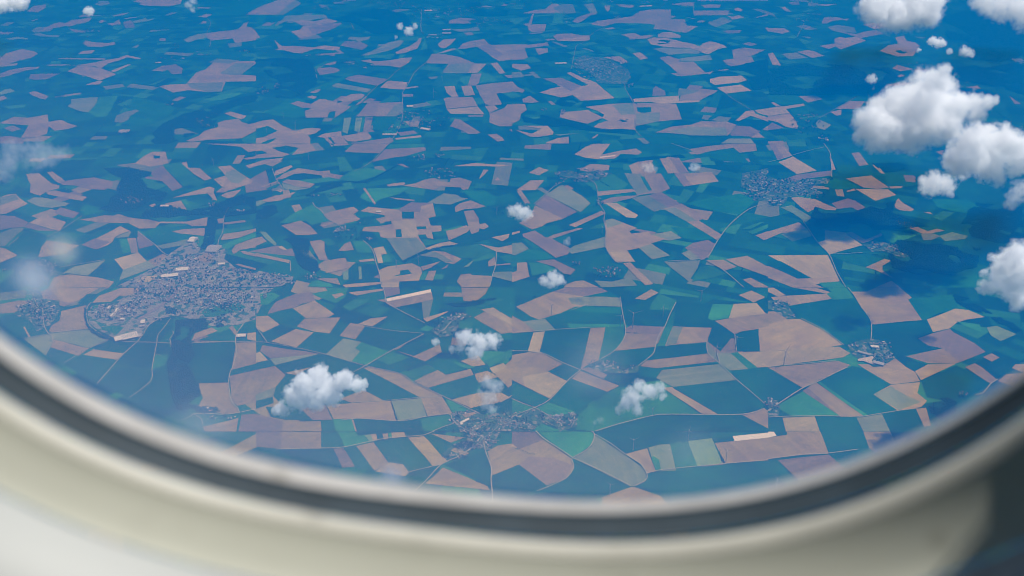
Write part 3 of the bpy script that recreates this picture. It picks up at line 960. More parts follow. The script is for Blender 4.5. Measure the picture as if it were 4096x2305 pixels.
p 1980,800 2080,760 2150,800 2310,930 2240,970
p 2160,700 2250,660 2330,705 2250,745
p 2310,940 2400,870 2576,860 2576,1000 2440,990
p 2450,810 2490,770 2576,770 2576,860
y 2200,400 2300,385 2500,470 2340,540 2240,480
e 1900,340 2130,370 2150,450 2000,400
w 2230,300 2400,310 2550,430 2500,450 2350,390
w 1850,60 2000,100 2250,260 2150,260 2000,210 1900,150
w 1600,1130 1800,1110 1900,1150 1900,1250 1750,1320 1650,1260
v 800,580 1030,510 1180,540 1240,640 1280,710 1150,790 1060,800 920,720 850,680
v 0,130 80,120 200,150 220,210 290,310 200,320 60,230 0,220
v 0,1140 90,1130 130,1200 110,1300 0,1310
T 1 3
d 0,0 260,0 255,170 0,150
p 260,0 655,0 655,170 255,175
k 660,0 820,0 875,110 870,160 655,170
e 820,0 1000,0 1030,40 1210,20 1100,60 1150,110 890,160 870,90
y 1090,30 1200,20 1220,90 1150,105
p 1150,20 1210,25 1220,85 1180,90
k 1000,0 1500,0 1200,20 1030,40
p 1270,20 1330,15 1330,75 1290,80
e 1330,10 1360,10 1370,60 1340,70
p 1360,10 1490,5 1510,50 1370,65
k 1500,0 1700,0 1690,40 1510,50
d 780,170 880,165 1000,350 870,360
k 250,180 770,170 860,360 400,300
k 890,165 1010,145 1170,380 1000,360
p 1010,145 1180,105 1340,320 1200,390 1180,380
k 1190,105 1520,60 1780,350 1540,410 1480,330 1340,310
p 1530,60 1690,45 1940,300 1870,330 1780,350
k 1700,45 1760,20 2000,130 1890,200 1880,260
p 1760,20 2100,60 1960,110
v 1880,220 1940,180 1990,130 2120,80 2160,0 2460,0 2420,80 2390,190 2180,170 2100,290 1920,280
p 1960,190 2000,160 2150,215 2100,240
k 1900,330 2300,200 2370,380 2370,560
p 1790,450 1880,360 2330,550 2350,590 1700,520
k 1530,420 1870,335 1780,440 1750,460 1500,430
p 2330,200 2430,140 2576,120 2576,360 2380,440 2370,360
k 2380,450 2576,370 2576,600 2380,620
k 0,190 250,180 400,300 200,260
p 1340,310 1480,330 1540,410 1500,450 1200,400
k 1480,470 1720,520 1500,560 1300,520
T 2 3
p 0,150 0,0 230,0 320,80 80,180
d 0,0 230,0 320,80 80,180 0,120
e 270,0 800,0 830,30 800,130 610,265
p 0,360 0,150 60,180 320,80 600,270 620,370 550,470 350,540 70,330
d 70,330 170,250 420,260 600,330 550,470 350,540
k 0,370 70,335 350,545 150,620 0,600
k 615,290 1190,550 1000,640 300,600 570,460 620,380
g 620,265 800,150 840,35 1130,230 1330,370 1360,450 1330,510 1240,550 1190,550
k 830,0 2000,0 2010,65 1480,130 1140,215
p 1140,225 1360,165 1450,400 1360,420 1300,330
g 1370,160 1480,130 1590,125 1650,390 1450,400
e 1590,120 1770,90 1870,350 1650,385
e 1410,240 1480,280 1500,390 1450,400 1410,290
y 1770,95 2010,65 2120,320 1870,350
k 1370,425 2120,330 2576,290 2576,520 1900,600 1360,570 1260,550 1340,510
p 1240,560 1190,560 900,660 900,900 1700,900 1500,650
k 1500,650 1360,570 1900,600 2576,520 2576,900 1700,900
p 2040,115 2230,95 2576,60 2576,290 2150,320
W 2220,45 2576,10 2576,60 2240,95
k 2020,70 2220,50 2230,95 2040,110
T 3 3
p 190,0 530,0 610,220 350,230 0,275 0,60 180,30
k 100,0 190,0 190,35 90,40
W 0,0 60,0 85,40 0,60
k 530,0 960,0 1030,180 1130,230 800,350 730,310 610,215
p 960,0 1230,0 1270,90 1400,50 1350,150 1110,220 1020,170
k 1240,0 1450,0 1270,85
d 100,285 610,230 790,380 300,480
k 0,290 90,285 270,490 0,520
g 300,480 790,380 1100,230 1350,150 1400,400 300,700'''
ROADS = '''T 0 2
11 920,150 880,200 870,280 890,360 940,420 1060,490 1220,540 1380,550 1580,555 1800,565 2100,552 2370,545 2576,549
8 1380,550 1260,655 1180,740 1080,855 980,970
6 1580,555 1590,480 1640,420 1720,310
6 1580,555 1560,660 1530,820 1520,940 1310,1110
6 1720,600 1722,560 1710,520 1745,470 1740,440
7 2370,545 2378,650 2350,780 2310,880 2305,1000 2330,1150 2390,1210 2410,1260
7 325,50 350,120 390,200 430,215 435,300 450,400 490,465 535,510 500,610 460,680
6 240,515 490,470
6 490,462 700,435 830,420
6 640,765 900,610 1040,560 1110,515
8 1950,1275 2100,1270 2250,1282 2400,1262 2576,1225
6 1950,1275 1900,1310 1830,1335
6 1950,1275 2030,1330 2040,1380
8 2480,320 2420,410 2380,470 2370,545
14 1400,330 1500,260 1600,200 1700,120 1760,60 1800,0
8 1390,540 1450,460 1500,380 1640,290 1740,150
6 980,410 1200,370 1350,350 1400,330
T 1 2
8 1280,0 1300,80 1310,150 1390,200 1530,275 1700,360
8 1690,470 1360,640 1110,785 970,860
9 0,400 60,480 110,550
9 0,549 110,555 350,600 640,660 1100,790 1450,870 1600,965 1870,1090 2240,1270
5 960,1160 1300,1140 1660,1110 1870,1095
7 1925,1275 1965,1290 1970,1320 2010,1370 2100,1430 2150,1449
6 2010,1365 1900,1400 1780,1449
6 860,1340 1040,1320 1200,1332 1480,1345 1720,1300 1925,1275
8 2460,1160 2576,1090
5 1100,395 1400,440 1690,465
8 1820,480 1900,420 1960,350 2060,270
T 2 2
7 0,1122 120,1175 230,1213 330,1270 480,1370
7 0,1310 90,1265 225,1213 380,1130 560,940 690,832
7 690,832 510,760 280,655 0,640
7 1090,100 1110,250 1140,400 1130,510 1030,640 880,730
7 1650,150 1580,290 1540,390 1480,480 1440,600 1420,670 1270,790
6 1960,545 1970,660 2080,760 2260,930 2400,1050 2540,1170
8 840,1449 1100,1370 1420,1292 1600,1280 2310,1280 2540,1220
6 2240,470 2250,560 2258,640
5 0,455 240,440 440,425 790,405
5 600,230 760,175
6 2090,760 2060,660
T 3 2
7 800,0 880,100 940,200 1020,310 1042,400 1035,520
8 800,805 700,850 480,960 340,1020 100,1175 60,1200
7 330,312 400,345 560,430 760,580
6 0,1310 200,1300 480,1295 750,1300 900,1308 1050,1285 1300,1245 1500,1220
7 2310,925 2240,970 2160,1065 2080,1080
5 0,800 400,765 690,735
T 1 3
7 200,182 600,172 870,163 1200,93 1400,62 1660,45 1720,30 1800,0
8 2285,95 2310,205 2370,370 2365,480 2378,620 2385,760
8 2185,165 2020,265 1870,332 1700,510 1600,600
6 1870,332 1540,412
T 2 3
7 800,0 830,30 820,90 790,150 720,210 610,267 605,300 622,370 550,470 400,545 250,605
6 830,30 1000,130 1130,228 1240,290 1310,350 1360,440 1340,500 1240,548
6 1195,550 900,400 610,270
8 240,0 320,75 480,180 605,265
6 1360,425 1500,390 2120,330 2576,290
T 3 3
6 0,280 350,235 610,222 900,185
T 2 1
9 780,360 840,410 858,480 875,600 910,660 935,700 925,770 948,900 940,1040 1040,1190 1110,1205
8 2576,600 2390,660 2200,810 2110,920 2050,1010 1980,1130 1890,1180
7 1890,1180 1700,1180 1535,1192
7 500,395 430,430 320,525 220,612
7 1960,1180 2130,1280 2330,1449
8 1780,60 1600,0
T 3 1
8 560,0 620,90 632,160 640,260 640,340
7 350,780 430,900 500,1000 615,1120 690,1290 780,1449
7 0,190 100,165 250,120 400,75 560,38
5 615,1115 800,1110 950,1100
T 1 1
8 570,595 600,640 660,680 700,740 740,775 800,800 880,860
8 1080,980 1150,1040 1190,1120 1210,1210 1240,1300 1265,1449
8 2420,1090 2410,1230 2380,1330 2350,1449
7 1170,180 1080,240 990,280
7 345,1185 350,1290
8 1340,0 1170,182
7 165,255 190,330 220,385 260,440
T 0 1
9 2300,650 2260,730 2250,800 2240,900 2200,980 2195,1100 2200,1250
7 830,730 740,790 600,880 480,940
8 1390,890 1480,960 1560,1020 1640,1100 1740,1150
7 1050,1175 800,1215 600,1250
T 1 0
12 1665,100 1662,200 1660,300 1680,345
11 1770,560 1710,635 1610,720 1570,780 1515,885 1475,950 1478,1150 1440,1300 1370,1410 1335,1449
8 1500,690 1440,705 1330,800 1210,880 1090,1000
8 590,690 605,750 615,800
8 955,235 985,300
T 2 0
10 1540,30 1500,80 1465,95
10 1832,25 1822,150
9 940,280 830,330 720,430 650,465 625,560 605,650 595,700
9 1060,800 1130,850 1140,900 1190,985 1215,1030 1250,1070 1235,1200 1240,1310 1300,1380
9 2130,930 2220,1000 2400,1110
T 3 0
10 430,0 450,60 505,110
10 350,210 362,240 335,295 290,380
9 910,965 800,1035 690,1095 600,1150 500,1200
T 0 0
10 2080,180 2120,240 2085,330 2080,380 2120,410 2110,480'''
VILLAGES = '''T 1 0
700,80 120,30 40
1400,50 280,35 70
1900,130 300,90 130
2320,70 90,25 25
1790,370 90,35 25
1920,330 50,20 12
2350,230 220,50 60
60,920 60,40 20
220,880 40,30 14
930,650 110,30 25
1130,670 60,25 18
1680,1200 250,90 90
1380,1330 60,60 14
600,560 120,15 12
T 0 0
2050,540 90,30 22
2460,520 60,20 10
1750,600 130,25 22
930,320 90,20 18
1760,470 40,40 10
900,380 30,10 5
1260,1330 60,20 8
1720,1060 40,15 8
2050,1240 120,60 20
T 2 0
900,690 290,100 170
1320,50 170,25 35
80,50 90,40 25
550,190 40,50 18
1800,190 50,20 10
1200,865 60,20 12
1080,180 70,15 10
510,1130 30,25 10
320,1110 30,20 9
1000,20 80,10 12
1440,870 20,10 4
T 3 0
400,170 160,30 35
400,1250 150,100 55
560,1390 60,40 20
370,210 120,20 14
1500,660 100,30 12
T 0 1
1350,570 140,50 35
400,1240 180,70 60
340,1380 90,50 20
1950,1000 60,60 22
2150,1110 60,100 40
1850,1250 300,120 160
2300,1350 280,90 150
2140,610 40,40 12
1600,1400 300,50 80
50,1280 25,12 5
2400,680 80,15 10
T 1 1
930,900 150,60 60
1850,300 160,50 50
1650,140 60,30 18
1830,115 50,25 12
2450,25 80,12 10
1080,965 80,15 14
560,1335 80,35 20
180,1380 190,65 110
780,520 90,20 14
1080,810 50,20 8
570,530 60,12 8
T 2 1
700,320 230,60 85
2450,430 130,130 120
880,590 40,30 12
640,1220 40,30 12
950,1290 150,60 50
480,400 40,25 8
T 3 1
250,430 260,80 110
80,580 70,40 25
1060,1030 80,30 18
1300,1060 120,40 18
620,360 40,15 8
1500,130 60,15 6
450,520 130,25 16
T 0 2
430,240 130,100 60
320,120 60,80 16
210,210 50,40 14
1150,250 220,80 170
1430,130 110,90 60
1350,200 100,60 40
2050,80 480,90 330
2300,200 260,80 80
2200,340 80,40 40
1560,320 60,20 10
1900,260 120,20 16
1560,30 220,40 60
2010,1230 80,25 16
2230,1300 150,25 22
2140,1225 40,15 8
420,330 60,70 20
T 1 2
1900,400 150,90 60
2030,290 90,40 24
120,60 60,60 14
T 2 2
900,770 130,30 26
1110,820 60,25 12
1230,800 40,20 8
T 3 2
1120,590 110,40 26
1100,720 120,50 26
880,575 70,20 10
1220,690 50,25 10
130,170 80,40 22
240,290 30,20 5
30,1180 70,60 30
1680,1190 80,40 10
1960,1080 60,30 10
1800,1210 60,40 10'''
# ---------------------------------------------------------------- ground sheet
def split(poly, p, d):
    """cut a convex polygon by the line through p along d"""
    A = []; B = []; nx, ny = -d[1], d[0]
    n = len(poly)
    for i in range(n):
        a, b = poly[i], poly[(i+1) % n]
        sa = (a[0]-p[0])*nx+(a[1]-p[1])*ny; sb = (b[0]-p[0])*nx+(b[1]-p[1])*ny
        (A if sa >= 0 else B).append(a)
        if sa*sb < 0:
            t = sa/(sa-sb); q = (a[0]+(b[0]-a[0])*t, a[1]+(b[1]-a[1])*t); A.append(q); B.append(q)
    return A, B

def parea(p): return abs(sum(p[i][0]*p[(i+1) % len(p)][1]-p[(i+1) % len(p)][0]*p[i][1] for i in range(len(p))))/2

PARCEL_EDGES = []
def ground_sheet():
    """one sheet out to the horizon; the country in view is divided into field parcels, each with its own crop"""
    rr = random.Random(5)
    X0, X1, Y0, Y1 = -16e3, 16e3, 1e3, 29e3
    out = []
    def rec(poly, lim, ang):
        a = parea(poly)
        cx = sum(p[0] for p in poly)/len(poly); cy = sum(p[1] for p in poly)/len(poly)
        if a < lim or len(poly) < 3: out.append(poly); return
        if a > 3e6: ang = noise.noise(Vector((cx/2600, cy/2600, 2.2)))*1.5 + rr.uniform(-.1, .1)
        L = {}
        for th in (ang, ang+math.pi/2):
            pr = [p[0]*math.cos(th)+p[1]*math.sin(th) for p in poly]; L[th] = max(pr)-min(pr)
        long = max(L, key=L.get)
        th = long if (L[long] > 2.6*min(L.values()) or rr.random() < .72) else (ang if long != ang else ang+math.pi/2)
        pr = [p[0]*math.cos(th)+p[1]*math.sin(th) for p in poly]
        t = min(pr)+(max(pr)-min(pr))*rr.uniform(.33, .67)
        cut = th+math.pi/2+rr.gauss(0, .06)
        perp = cx*math.cos(th+math.pi/2)+cy*math.sin(th+math.pi/2)
        p0 = (t*math.cos(th)+perp*math.cos(th+math.pi/2), t*math.sin(th)+perp*math.sin(th+math.pi/2))
        A, B = split(poly, p0, (math.cos(cut), math.sin(cut)))
        if len(A) < 3 or len(B) < 3: out.append(poly); return
        l1 = math.exp(rr.uniform(math.log(2.0e4), math.log(1.7e5)))
        rec(A, l1 if a < 2e6 else lim, ang); rec(B, l1 if a < 2e6 else lim, ang)
    rec([(X0, Y0), (X1, Y0), (X1, Y1), (X0, Y1)], 1.2e5, 0.3)
    V = []; F = []; fm = []
    def face(poly, m):
        i = len(V); V.extend((x, y, GZ) for x, y in poly); F.append(tuple(range(i, i+len(poly)))); fm.append(m)
    for poly in out:
        s = sum(poly[i][0]*poly[(i+1) % len(poly)][1]-poly[(i+1) % len(poly)][0]*poly[i][1] for i in range(len(poly)))
        if s < 0: poly = poly[::-1]
        k = rr.choices(range(len(TONES)), TONE_W)[0]
        cx = sum(p[0] for p in poly)/len(poly); cy = sum(p[1] for p in poly)/len(poly)
        if k in (10, 11, 12) and ((cy > 12e3 and rr.random() < .6) or (cx > .31*cy and rr.random() < .85)): k = 5
        if cx > .33*cy and cy > 8e3 and k in (7, 8, 13): k = 2
        face(poly, k)
        if rr.random() < .10:
            j = rr.randrange(len(poly)); PARCEL_EDGES.append((poly[j], poly[(j+1) % len(poly)]))
    E = 210e3
    xs = [-E, -6e4, X0, 0, X1, 6e4, E]; ys = [-E, -6e4, Y0, 15e3, Y1, 8e4, E]
    for a in range(6):
        for b in range(6):
            if 2 <= a < 4 and 2 <= b < 4: continue
            face([(xs[a], ys[b]), (xs[a+1], ys[b]), (xs[a+1], ys[b+1]), (xs[a], ys[b+1])], 0)
    tag(mesh_obj('ground', V, F, PARCELS, face_mat=fm), kind='structure')
ground_sheet()

NAME = dict(p='ploughed_field', l='dry_field', d='damp_field', g='sprouting_field', e='meadow_field', t='pasture_field',
            k='crop_field', y='pale_field', W='fleece_strip', v='village_ground', u='town_ground')

def area2(poly):
    return 0.5*sum(a.x*b.y - b.x*a.y for a, b in zip(poly, poly[1:]+poly[:1]))

def soften(poly, amount=7.0):
    """real boundaries are never ruler straight: split long edges and let them wander a few metres"""
    out = []
    for a, b in zip(poly, poly[1:]+poly[:1]):
        L = (b-a).length; k = max(1, min(8, int(L/120)))
        nrm = Vector((-(b-a).y, (b-a).x, 0)).normalized() if L > 0 else Vector((0, 0, 0))
        for i in range(k):
            p = a.lerp(b, i/k)
            w = noise.noise(Vector((p.x/170, p.y/170, 3.1)))*amount*(1 if i else 0.4)
            out.append(p + nrm*w)
    return out

def field(cat, poly, z, tint=0.5):
    if area2(poly) < 0: poly = poly[::-1]
    pts = soften(poly, 45.0 if cat in 'uv' else 7.0) if cat != 'W' else poly
    c = sum(pts, Vector())/len(pts)
    o = mesh_obj(NAME[cat], [(p.x-c.x, p.y-c.y, 0) for p in pts], [tuple(range(len(pts)))], M[cat])
    o.location = (c.x, c.y, z); o['tint'] = tint; return tag(o, kind='structure')

def inside(poly, x, y):
    r = False; n = len(poly); j = n-1
    for i in range(n):
        a, b = poly[i], poly[j]
        if (a.y > y) != (b.y > y) and x < (b.x-a.x)*(y-a.y)/(b.y-a.y)+a.x: r = not r
        j = i
    return r

def dome(V, F, x, y, z, r, h):
    """one lumpy crown"""
    i0 = len(V); a0 = random.random()*6.28
    for rr, hh in ((1.0, 0.18), (0.72, 0.75)):
        for k in range(6):
            a = a0 + k*math.pi/3 + (0.5 if rr < 1 else 0)
            q = rr*r*random.uniform(0.72, 1.2)
            V.append((x+q*math.cos(a), y+q*math.sin(a), z+h*hh*random.uniform(0.75, 1.2)))
    V.append((x+random.uniform(-.2, .2)*r, y+random.uniform(-.2, .2)*r, z+h))
    for k in range(6):
        k2 = (k+1) % 6
        F.append((i0+k, i0+k2, i0+6+k)); F.append((i0+k2, i0+6+k2, i0+6+k)); F.append((i0+6+k, i0+6+k2, i0+12))

def woodland(poly, z, budget=2600):
    if area2(poly) < 0: poly = poly[::-1]
    A = abs(area2(poly)); s = max(11.0, math.sqrt(A/budget))
    edge = soften(poly, 45.0)
    xs = [p.x for p in edge]; ys = [p.y for p in edge]
    V = []; F = []
    y = min(ys)
    while y < max(ys):
        x = min(xs)
        while x < max(xs):
            px, py = x+random.uniform(-.45, .45)*s, y+random.uniform(-.45, .45)*s
            clear = noise.noise(Vector((px/(s*16), py/(s*16), 7.7)))
            if clear < 0.24 and inside(edge, px, py):
                dome(V, F, px, py, z, s*random.uniform(0.55, 0.85), min(22, 0.75*s)*random.uniform(0.6, 1.25))
            x += s
        y += s
    c = sum(edge, Vector())/len(edge)
    V = [(a-c.x, b-c.y, d-z) for a, b, d in V]
    o = mesh_obj('woodland', V, F, M['wood']); o.location = (c.x, c.y, z)
    return tag(o, kind='stuff')

tile = (0, 0); idx = 0
GARDENS = []
recs = []
for line in FIELDS.strip().splitlines():
    w = line.split()
    if w[0] == 'T':
        tile = (int(w[1]), int(w[2])); idx = 0; continue
    idx += 1
    recs.append([w[0], tile, idx, [tuple(map(float, q.split(','))) for q in w[1:]], random.random()])
def border(uv, axis, lo):
    s = [q[1-axis] for q in uv if (q[axis] <= 8 if lo else q[axis] >= (2568 if axis == 0 else 1441))]
    return (min(s), max(s)) if len(s) > 1 else None
for a in recs:                       # a field that runs on across a survey sheet keeps one shade
    for axis in (0, 1):
        ra = border(a[3], axis, False)
        if not ra or ra[1]-ra[0] < 5: continue
        for c_ in recs:
            if c_[0] != a[0] or c_[1] != (a[1][0]+(axis == 0), a[1][1]+(axis == 1)): continue
            rb = border(c_[3], axis, True)
            if rb and min(ra[1], rb[1])-max(ra[0], rb[0]) > 0.4*min(ra[1]-ra[0], rb[1]-rb[0]): c_[4] = a[4]
SURVEYED = []
for cat, tl, idx, uv, tint in recs:
    z = GZ + 1.0 + 0.06*idx + 0.013*(tl[0] + tl[1])
    pts = [ground(*tile_xy(*tl, *q)) for q in uv]
    SURVEYED.append((min(p.x for p in pts), max(p.x for p in pts), min(p.y for p in pts), max(p.y for p in pts), pts))
    if cat == 'w': woodland(pts, z)
    else: field(cat, pts, z, tint)

def hedgerows():
    V = []; F = []
    for a, b in PARCEL_EDGES:
        if not (-9e3 < a[0] < 9e3 and 3e3 < a[1] < 17e3): continue
        L = math.hypot(b[0]-a[0], b[1]-a[1]); t = 0
        while t < L:
            q = t/L; r = random.uniform(3.5, 7.5)
            x, y = a[0]+(b[0]-a[0])*q+random.gauss(0, 2), a[1]+(b[1]-a[1])*q+random.gauss(0, 2)
            if not any(x0-9 < x < x1+9 and y0-9 < y < y1+9 and inside(ps, x, y) for x0, x1, y0, y1, ps in SURVEYED): dome(V, F, x, y, GZ+.8, r, r*1.5)
            t += random.uniform(9, 17)*(1 if random.random() < .8 else 4)
    tag(mesh_obj('hedgerow', V, F, M['wood']), kind='stuff')
hedgerows()


# ---------------------------------------------------------------- roads
ROAD_LINES = []
def strip(name, pts, width, z, mat):
    V = []; F = []
    for i, p in enumerate(pts):
        d = (pts[min(i+1, len(pts)-1)] - pts[max(i-1, 0)]); d.z = 0; d.normalize()
        nrm = Vector((-d.y, d.x, 0))*width/2
        V += [p+nrm, p-nrm]
        if i: F.append((2*i-2, 2*i-1, 2*i+1, 2*i))
    c = sum(pts, Vector())/len(pts)
    o = mesh_obj(name, [(v.x-c.x, v.y-c.y, 0) for v in V], F, mat); o.location = (c.x, c.y, z)
    return tag(o, kind='structure')

def smooth_line(pts, step=45.0):
    P = [pts[0]*2-pts[1]] + pts + [pts[-1]*2-pts[-2]]
    out = []
    for i in range(1, len(P)-2):
        a, b, c, d = P[i-1:i+3]
        k = max(2, int((c-b).length/step))
        for j in range(k):
            t = j/k
            out.append(0.5*((2*b)+(c-a)*t+(2*a-5*b+4*c-d)*t*t+(3*b-a-3*c+d)*t**3))
    return out + [pts[-1]]

for n_, line in enumerate(ROADS.strip().splitlines()):
    w = line.split()
    if w[0] == 'T': tile = (int(w[1]), int(w[2])); continue
    pts = [ground(*tile_xy(*tile, *map(float, q.split(',')))) for q in w[1:]]
    pts = smooth_line(pts)
    wid = float(w[0])*0.85
    name, m = ('railway_line', 'rail') if w[0] == '14' else (('road', 'road') if wid > 7.6 else ('farm_track', 'track'))
    if name == 'railway_line': wid = 30
    strip(name, pts, wid, GZ + 7.5 + 0.03*n_, M[m])
    ROAD_LINES.append(pts)

# ---------------------------------------------------------------- houses
def house_mesh(w, d, h, rh, wall, roof):
    x, y = w/2, d/2; e = 0.4
    V = [(-x, -y, 0), (x, -y, 0), (x, y, 0), (-x, y, 0), (-x, -y, h), (x, -y, h), (x, y, h), (-x, y, h), (-x, 0, h+rh-.25), (x, 0, h+rh-.25)]
    F = [(0, 1, 5, 4), (2, 3, 7, 6), (1, 2, 6, 9, 5), (3, 0, 4, 8, 7)]
    fm = [0]*4
    o = len(V); s = rh/y
    V += [(-x-e, -y-e, h-e*s), (x+e, -y-e, h-e*s), (x+e, 0, h+rh), (-x-e, 0, h+rh), (-x-e, y+e, h-e*s), (x+e, y+e, h-e*s)]
    F += [(o, o+1, o+2, o+3), (o+3, o+2, o+5, o+4)]; fm += [1, 1]
    cx = x*0.5                                             # chimney
    o = len(V); c = .45
    V += [(cx-c, -c, h), (cx+c, -c, h), (cx+c, c, h), (cx-c, c, h), (cx-c, -c, h+rh+.9), (cx+c, -c, h+rh+.9), (cx+c, c, h+rh+.9), (cx-c, c, h+rh+.9)]
    F += [(o, o+1, o+5, o+4), (o+1, o+2, o+6, o+5), (o+2, o+3, o+7, o+6), (o+3, o, o+4, o+7), (o+4, o+5, o+6, o+7)]; fm += [0]*5
    return V, F, fm

KINDS = [(12, 9, 5.5, 3.6, 'wall_cream', 'tile_red', 'red tiled'), (14, 9, 5, 3.4, 'wall_white', 'tile_brown', 'brown tiled'),
         (16, 10, 6, 4, 'wall_white', 'slate', 'slate roofed'), (11, 10, 4, 2.6, 'wall_white', 'roof_light', 'pale roofed'),
         (24, 11, 5.5, 3.2, 'wall_cream', 'roof_light', 'long pale roofed')]
PROTO = [house_mesh(*k[:6]) for k in KINDS]
HMATS = ['wall_cream', 'wall_white', 'tile_red', 'tile_brown', 'slate', 'roof_light']

houses = []      # x, y, rot, kind, scale, village
tile = (0, 0); vill = 0
tree_spots = []
for line in VILLAGES.strip().splitlines():
    w = line.split()
    if w[0] == 'T': tile = (int(w[1]), int(w[2])); continue
    vill += 1
    cu, cv = map(float, w[0].split(',')); ru, rv = map(float, w[1].split(',')); cnt = int(int(w[2])*0.62)
    placed = []; tries = 0
    base_ang = random.uniform(0, 3.14)
    while len(placed) < cnt and tries < cnt*12:
        tries += 1
        a = random.uniform(0, 6.283); q = random.random()**0.6*random.uniform(.85, 1.2)
        p = ground(*tile_xy(*tile, cu+ru*q*math.cos(a), cv+rv*q*math.sin(a)))
        if noise.noise(Vector((p.x/120, p.y/120, 1.5))) + 0.8*noise.noise(Vector((p.x/420, p.y/420, 4.5))) < -0.02: continue
        if any((p.x-o.x)**2+(p.y-o.y)**2 < 17**2 for o in placed): continue
        placed.append(p)
        far = (p.length/7000.0)
        houses.append((p.x, p.y, base_ang + random.choice((0, math.pi/2)) + random.gauss(0, .25),
                       random.choices(range(5), (5, 4, 4, 2, 2))[0], random.uniform(.65, 1.0)*max(1.0, min(1.6, far*0.9)), vill))
    for _ in range(int(cnt*1.5)):
        a = random.uniform(0, 6.283); q = random.random()**0.5*1.1
        p = ground(*tile_xy(*tile, cu+ru*q*math.cos(a), cv+rv*q*math.sin(a)))
        if any((p.x-o.x)**2+(p.y-o.y)**2 < 13**2 for o in placed): continue
        tree_spots.append((p.x, p.y, random.uniform(.8, 1.5)*max(1.0, min(1.8, p.length/7000)), 'village'))

# the near village: houses strung along its streets
zz = 700/2576.0
def vpx(u, v): return ground(1700+u*zz, 1600+v*zz)
STREETS = [[(395, 290), (450, 340), (560, 430), (690, 490), (790, 540), (860, 570)], [(860, 570), (800, 640), (720, 700), (640, 730)],
           [(860, 570), (960, 510), (1060, 420), (1140, 330), (1180, 310)], [(1180, 310), (1280, 260), (1400, 210), (1540, 160), (1590, 140)],
           [(1180, 310), (1060, 300), (960, 290), (890, 280)], [(1180, 310), (1300, 340), (1450, 370), (1550, 395), (1620, 450)],
           [(870, 600), (880, 680), (890, 740)], [(870, 600), (950, 600), (1060, 630)], [(700, 480), (740, 420), (830, 370), (880, 330)],
           [(1170, 360), (1240, 390), (1330, 410)], [(1330, 410), (1480, 440), (1590, 440)],
           [(1790, 220), (1900, 280), (1990, 350), (1960, 420)], [(1770, 320), (1830, 360), (1880, 380)], [(2120, 220), (2190, 190), (2150, 300), (2200, 330), (2150, 410)],
           [(640, 560), (700, 510)], [(450, 750), (560, 770)], [(360, 820), (470, 830), (540, 850)], [(400, 230), (540, 205), (680, 190)],
           [(900, 700), (950, 740)], [(760, 650), (830, 690)]]
near = []
for s_i, s in enumerate(STREETS):
    line = [vpx(*q) for q in s]
    vill_id = 1000 + (1 if s_i in (11, 12, 13) else (2 if s_i in (15, 16) else 0))
    strip('street', smooth_line(line, 30), 5.0, GZ + 9.6 + 0.03*s_i, M['road'])
    for a, b in zip(line, line[1:]):
        L = (b-a).length; d = (b-a).normalized(); nr = Vector((-d.y, d.x, 0))
        t = random.uniform(6, 14)
        while t < L:
            for side in (-1, 1):
                if random.random() < 0.62:
                    p = a + d*t + nr*side*random.uniform(10, 22)
                    if all((p.x-o.x)**2+(p.y-o.y)**2 > 15**2 for o in near):
                        near.append(p)
                        houses.append((p.x, p.y, math.atan2(d.y, d.x)+random.gauss(0, .12)+random.choice((0, 0, math.pi/2)),
                                       random.choices(range(5), (6, 3, 3, 3, 1))[0], random.uniform(.6, .9), vill_id))
                if random.random() < 0.95:
                    p = a + d*t + nr*side*random.uniform(28, 75)
                    tree_spots.append((p.x, p.y, random.uniform(.6, 1.25), 'village'))
            t += random.uniform(13, 24)
for _ in range(210):
    c = random.choice([(450, 250, 70, 50), (700, 300, 110, 60), (900, 380, 90, 60), (1250, 250, 110, 60), (1450, 300, 120, 60), (1150, 500, 110, 90),
                       (1720, 250, 60, 60), (1400, 450, 100, 50), (2060, 280, 130, 60), (2080, 390, 130, 60), (470, 480, 90, 50), (560, 600, 120, 50), (330, 850, 70, 30), (560, 860, 70, 40)])
    p = vpx(c[0]+random.gauss(0, .5)*c[2], c[1]+random.gauss(0, .5)*c[3])
    if all((p.x-o.x)**2+(p.y-o.y)**2 > 14**2 for o in near): tree_spots.append((p.x, p.y, random.uniform(.8, 1.5), 'village'))

HZ = GZ + 6.0
houses.sort(key=lambda h: h[0]**2+h[1]**2)
def in_frame(x, y, z=HZ):
    c, s = math.cos(PITCH), math.sin(PITCH)
    d = y*c - z*s
    if d <= 0: return False
    u = 2048+FPX*x/d; v = 1152.5-FPX*(y*s+z*c)/d
    if not (0 < u < 4096 and 0 < v): return False
    lim = np.interp(u, [0, 800, 1500, 2100, 2600, 3200, 3700, 4096], [1280, 1700, 1890, 1970, 1970, 1900, 1740, 1460])
    return v < lim
WHERE = {1000: 'village nearest the window', 1001: 'wooded hamlet east of the nearest village', 1002: 'road hamlet below the nearest village'}
seen = [h for h in houses if in_frame(h[0], h[1])]
near_h, far_h = seen[:290], seen[290:]
MESHES = []
for k, (V, F, fm) in zip(KINDS, PROTO):
    me = bpy.data.meshes.new('house'); me.from_pydata(V, [], F); me.materials.append(M[k[4]]); me.materials.append(M[k[5]])
    me.polygons.foreach_set('material_index', np.array(fm, dtype=np.int32)); me.update(); MESHES.append(me)
for x, y, rz, k, s, vl in near_h:
    o = bpy.data.objects.new('house', MESHES[k]); link(o)
    o.location = (x, y, HZ); o.rotation_euler = (0, 0, rz); o.scale = (s, s, s)
    wh = WHERE.get(vl, 'outlying hamlet or town edge among the fields')
    tag(o, f'small {KINDS[k][6]} house of the {wh}', 'house', f'{KINDS[k][6]} houses of the {wh}')

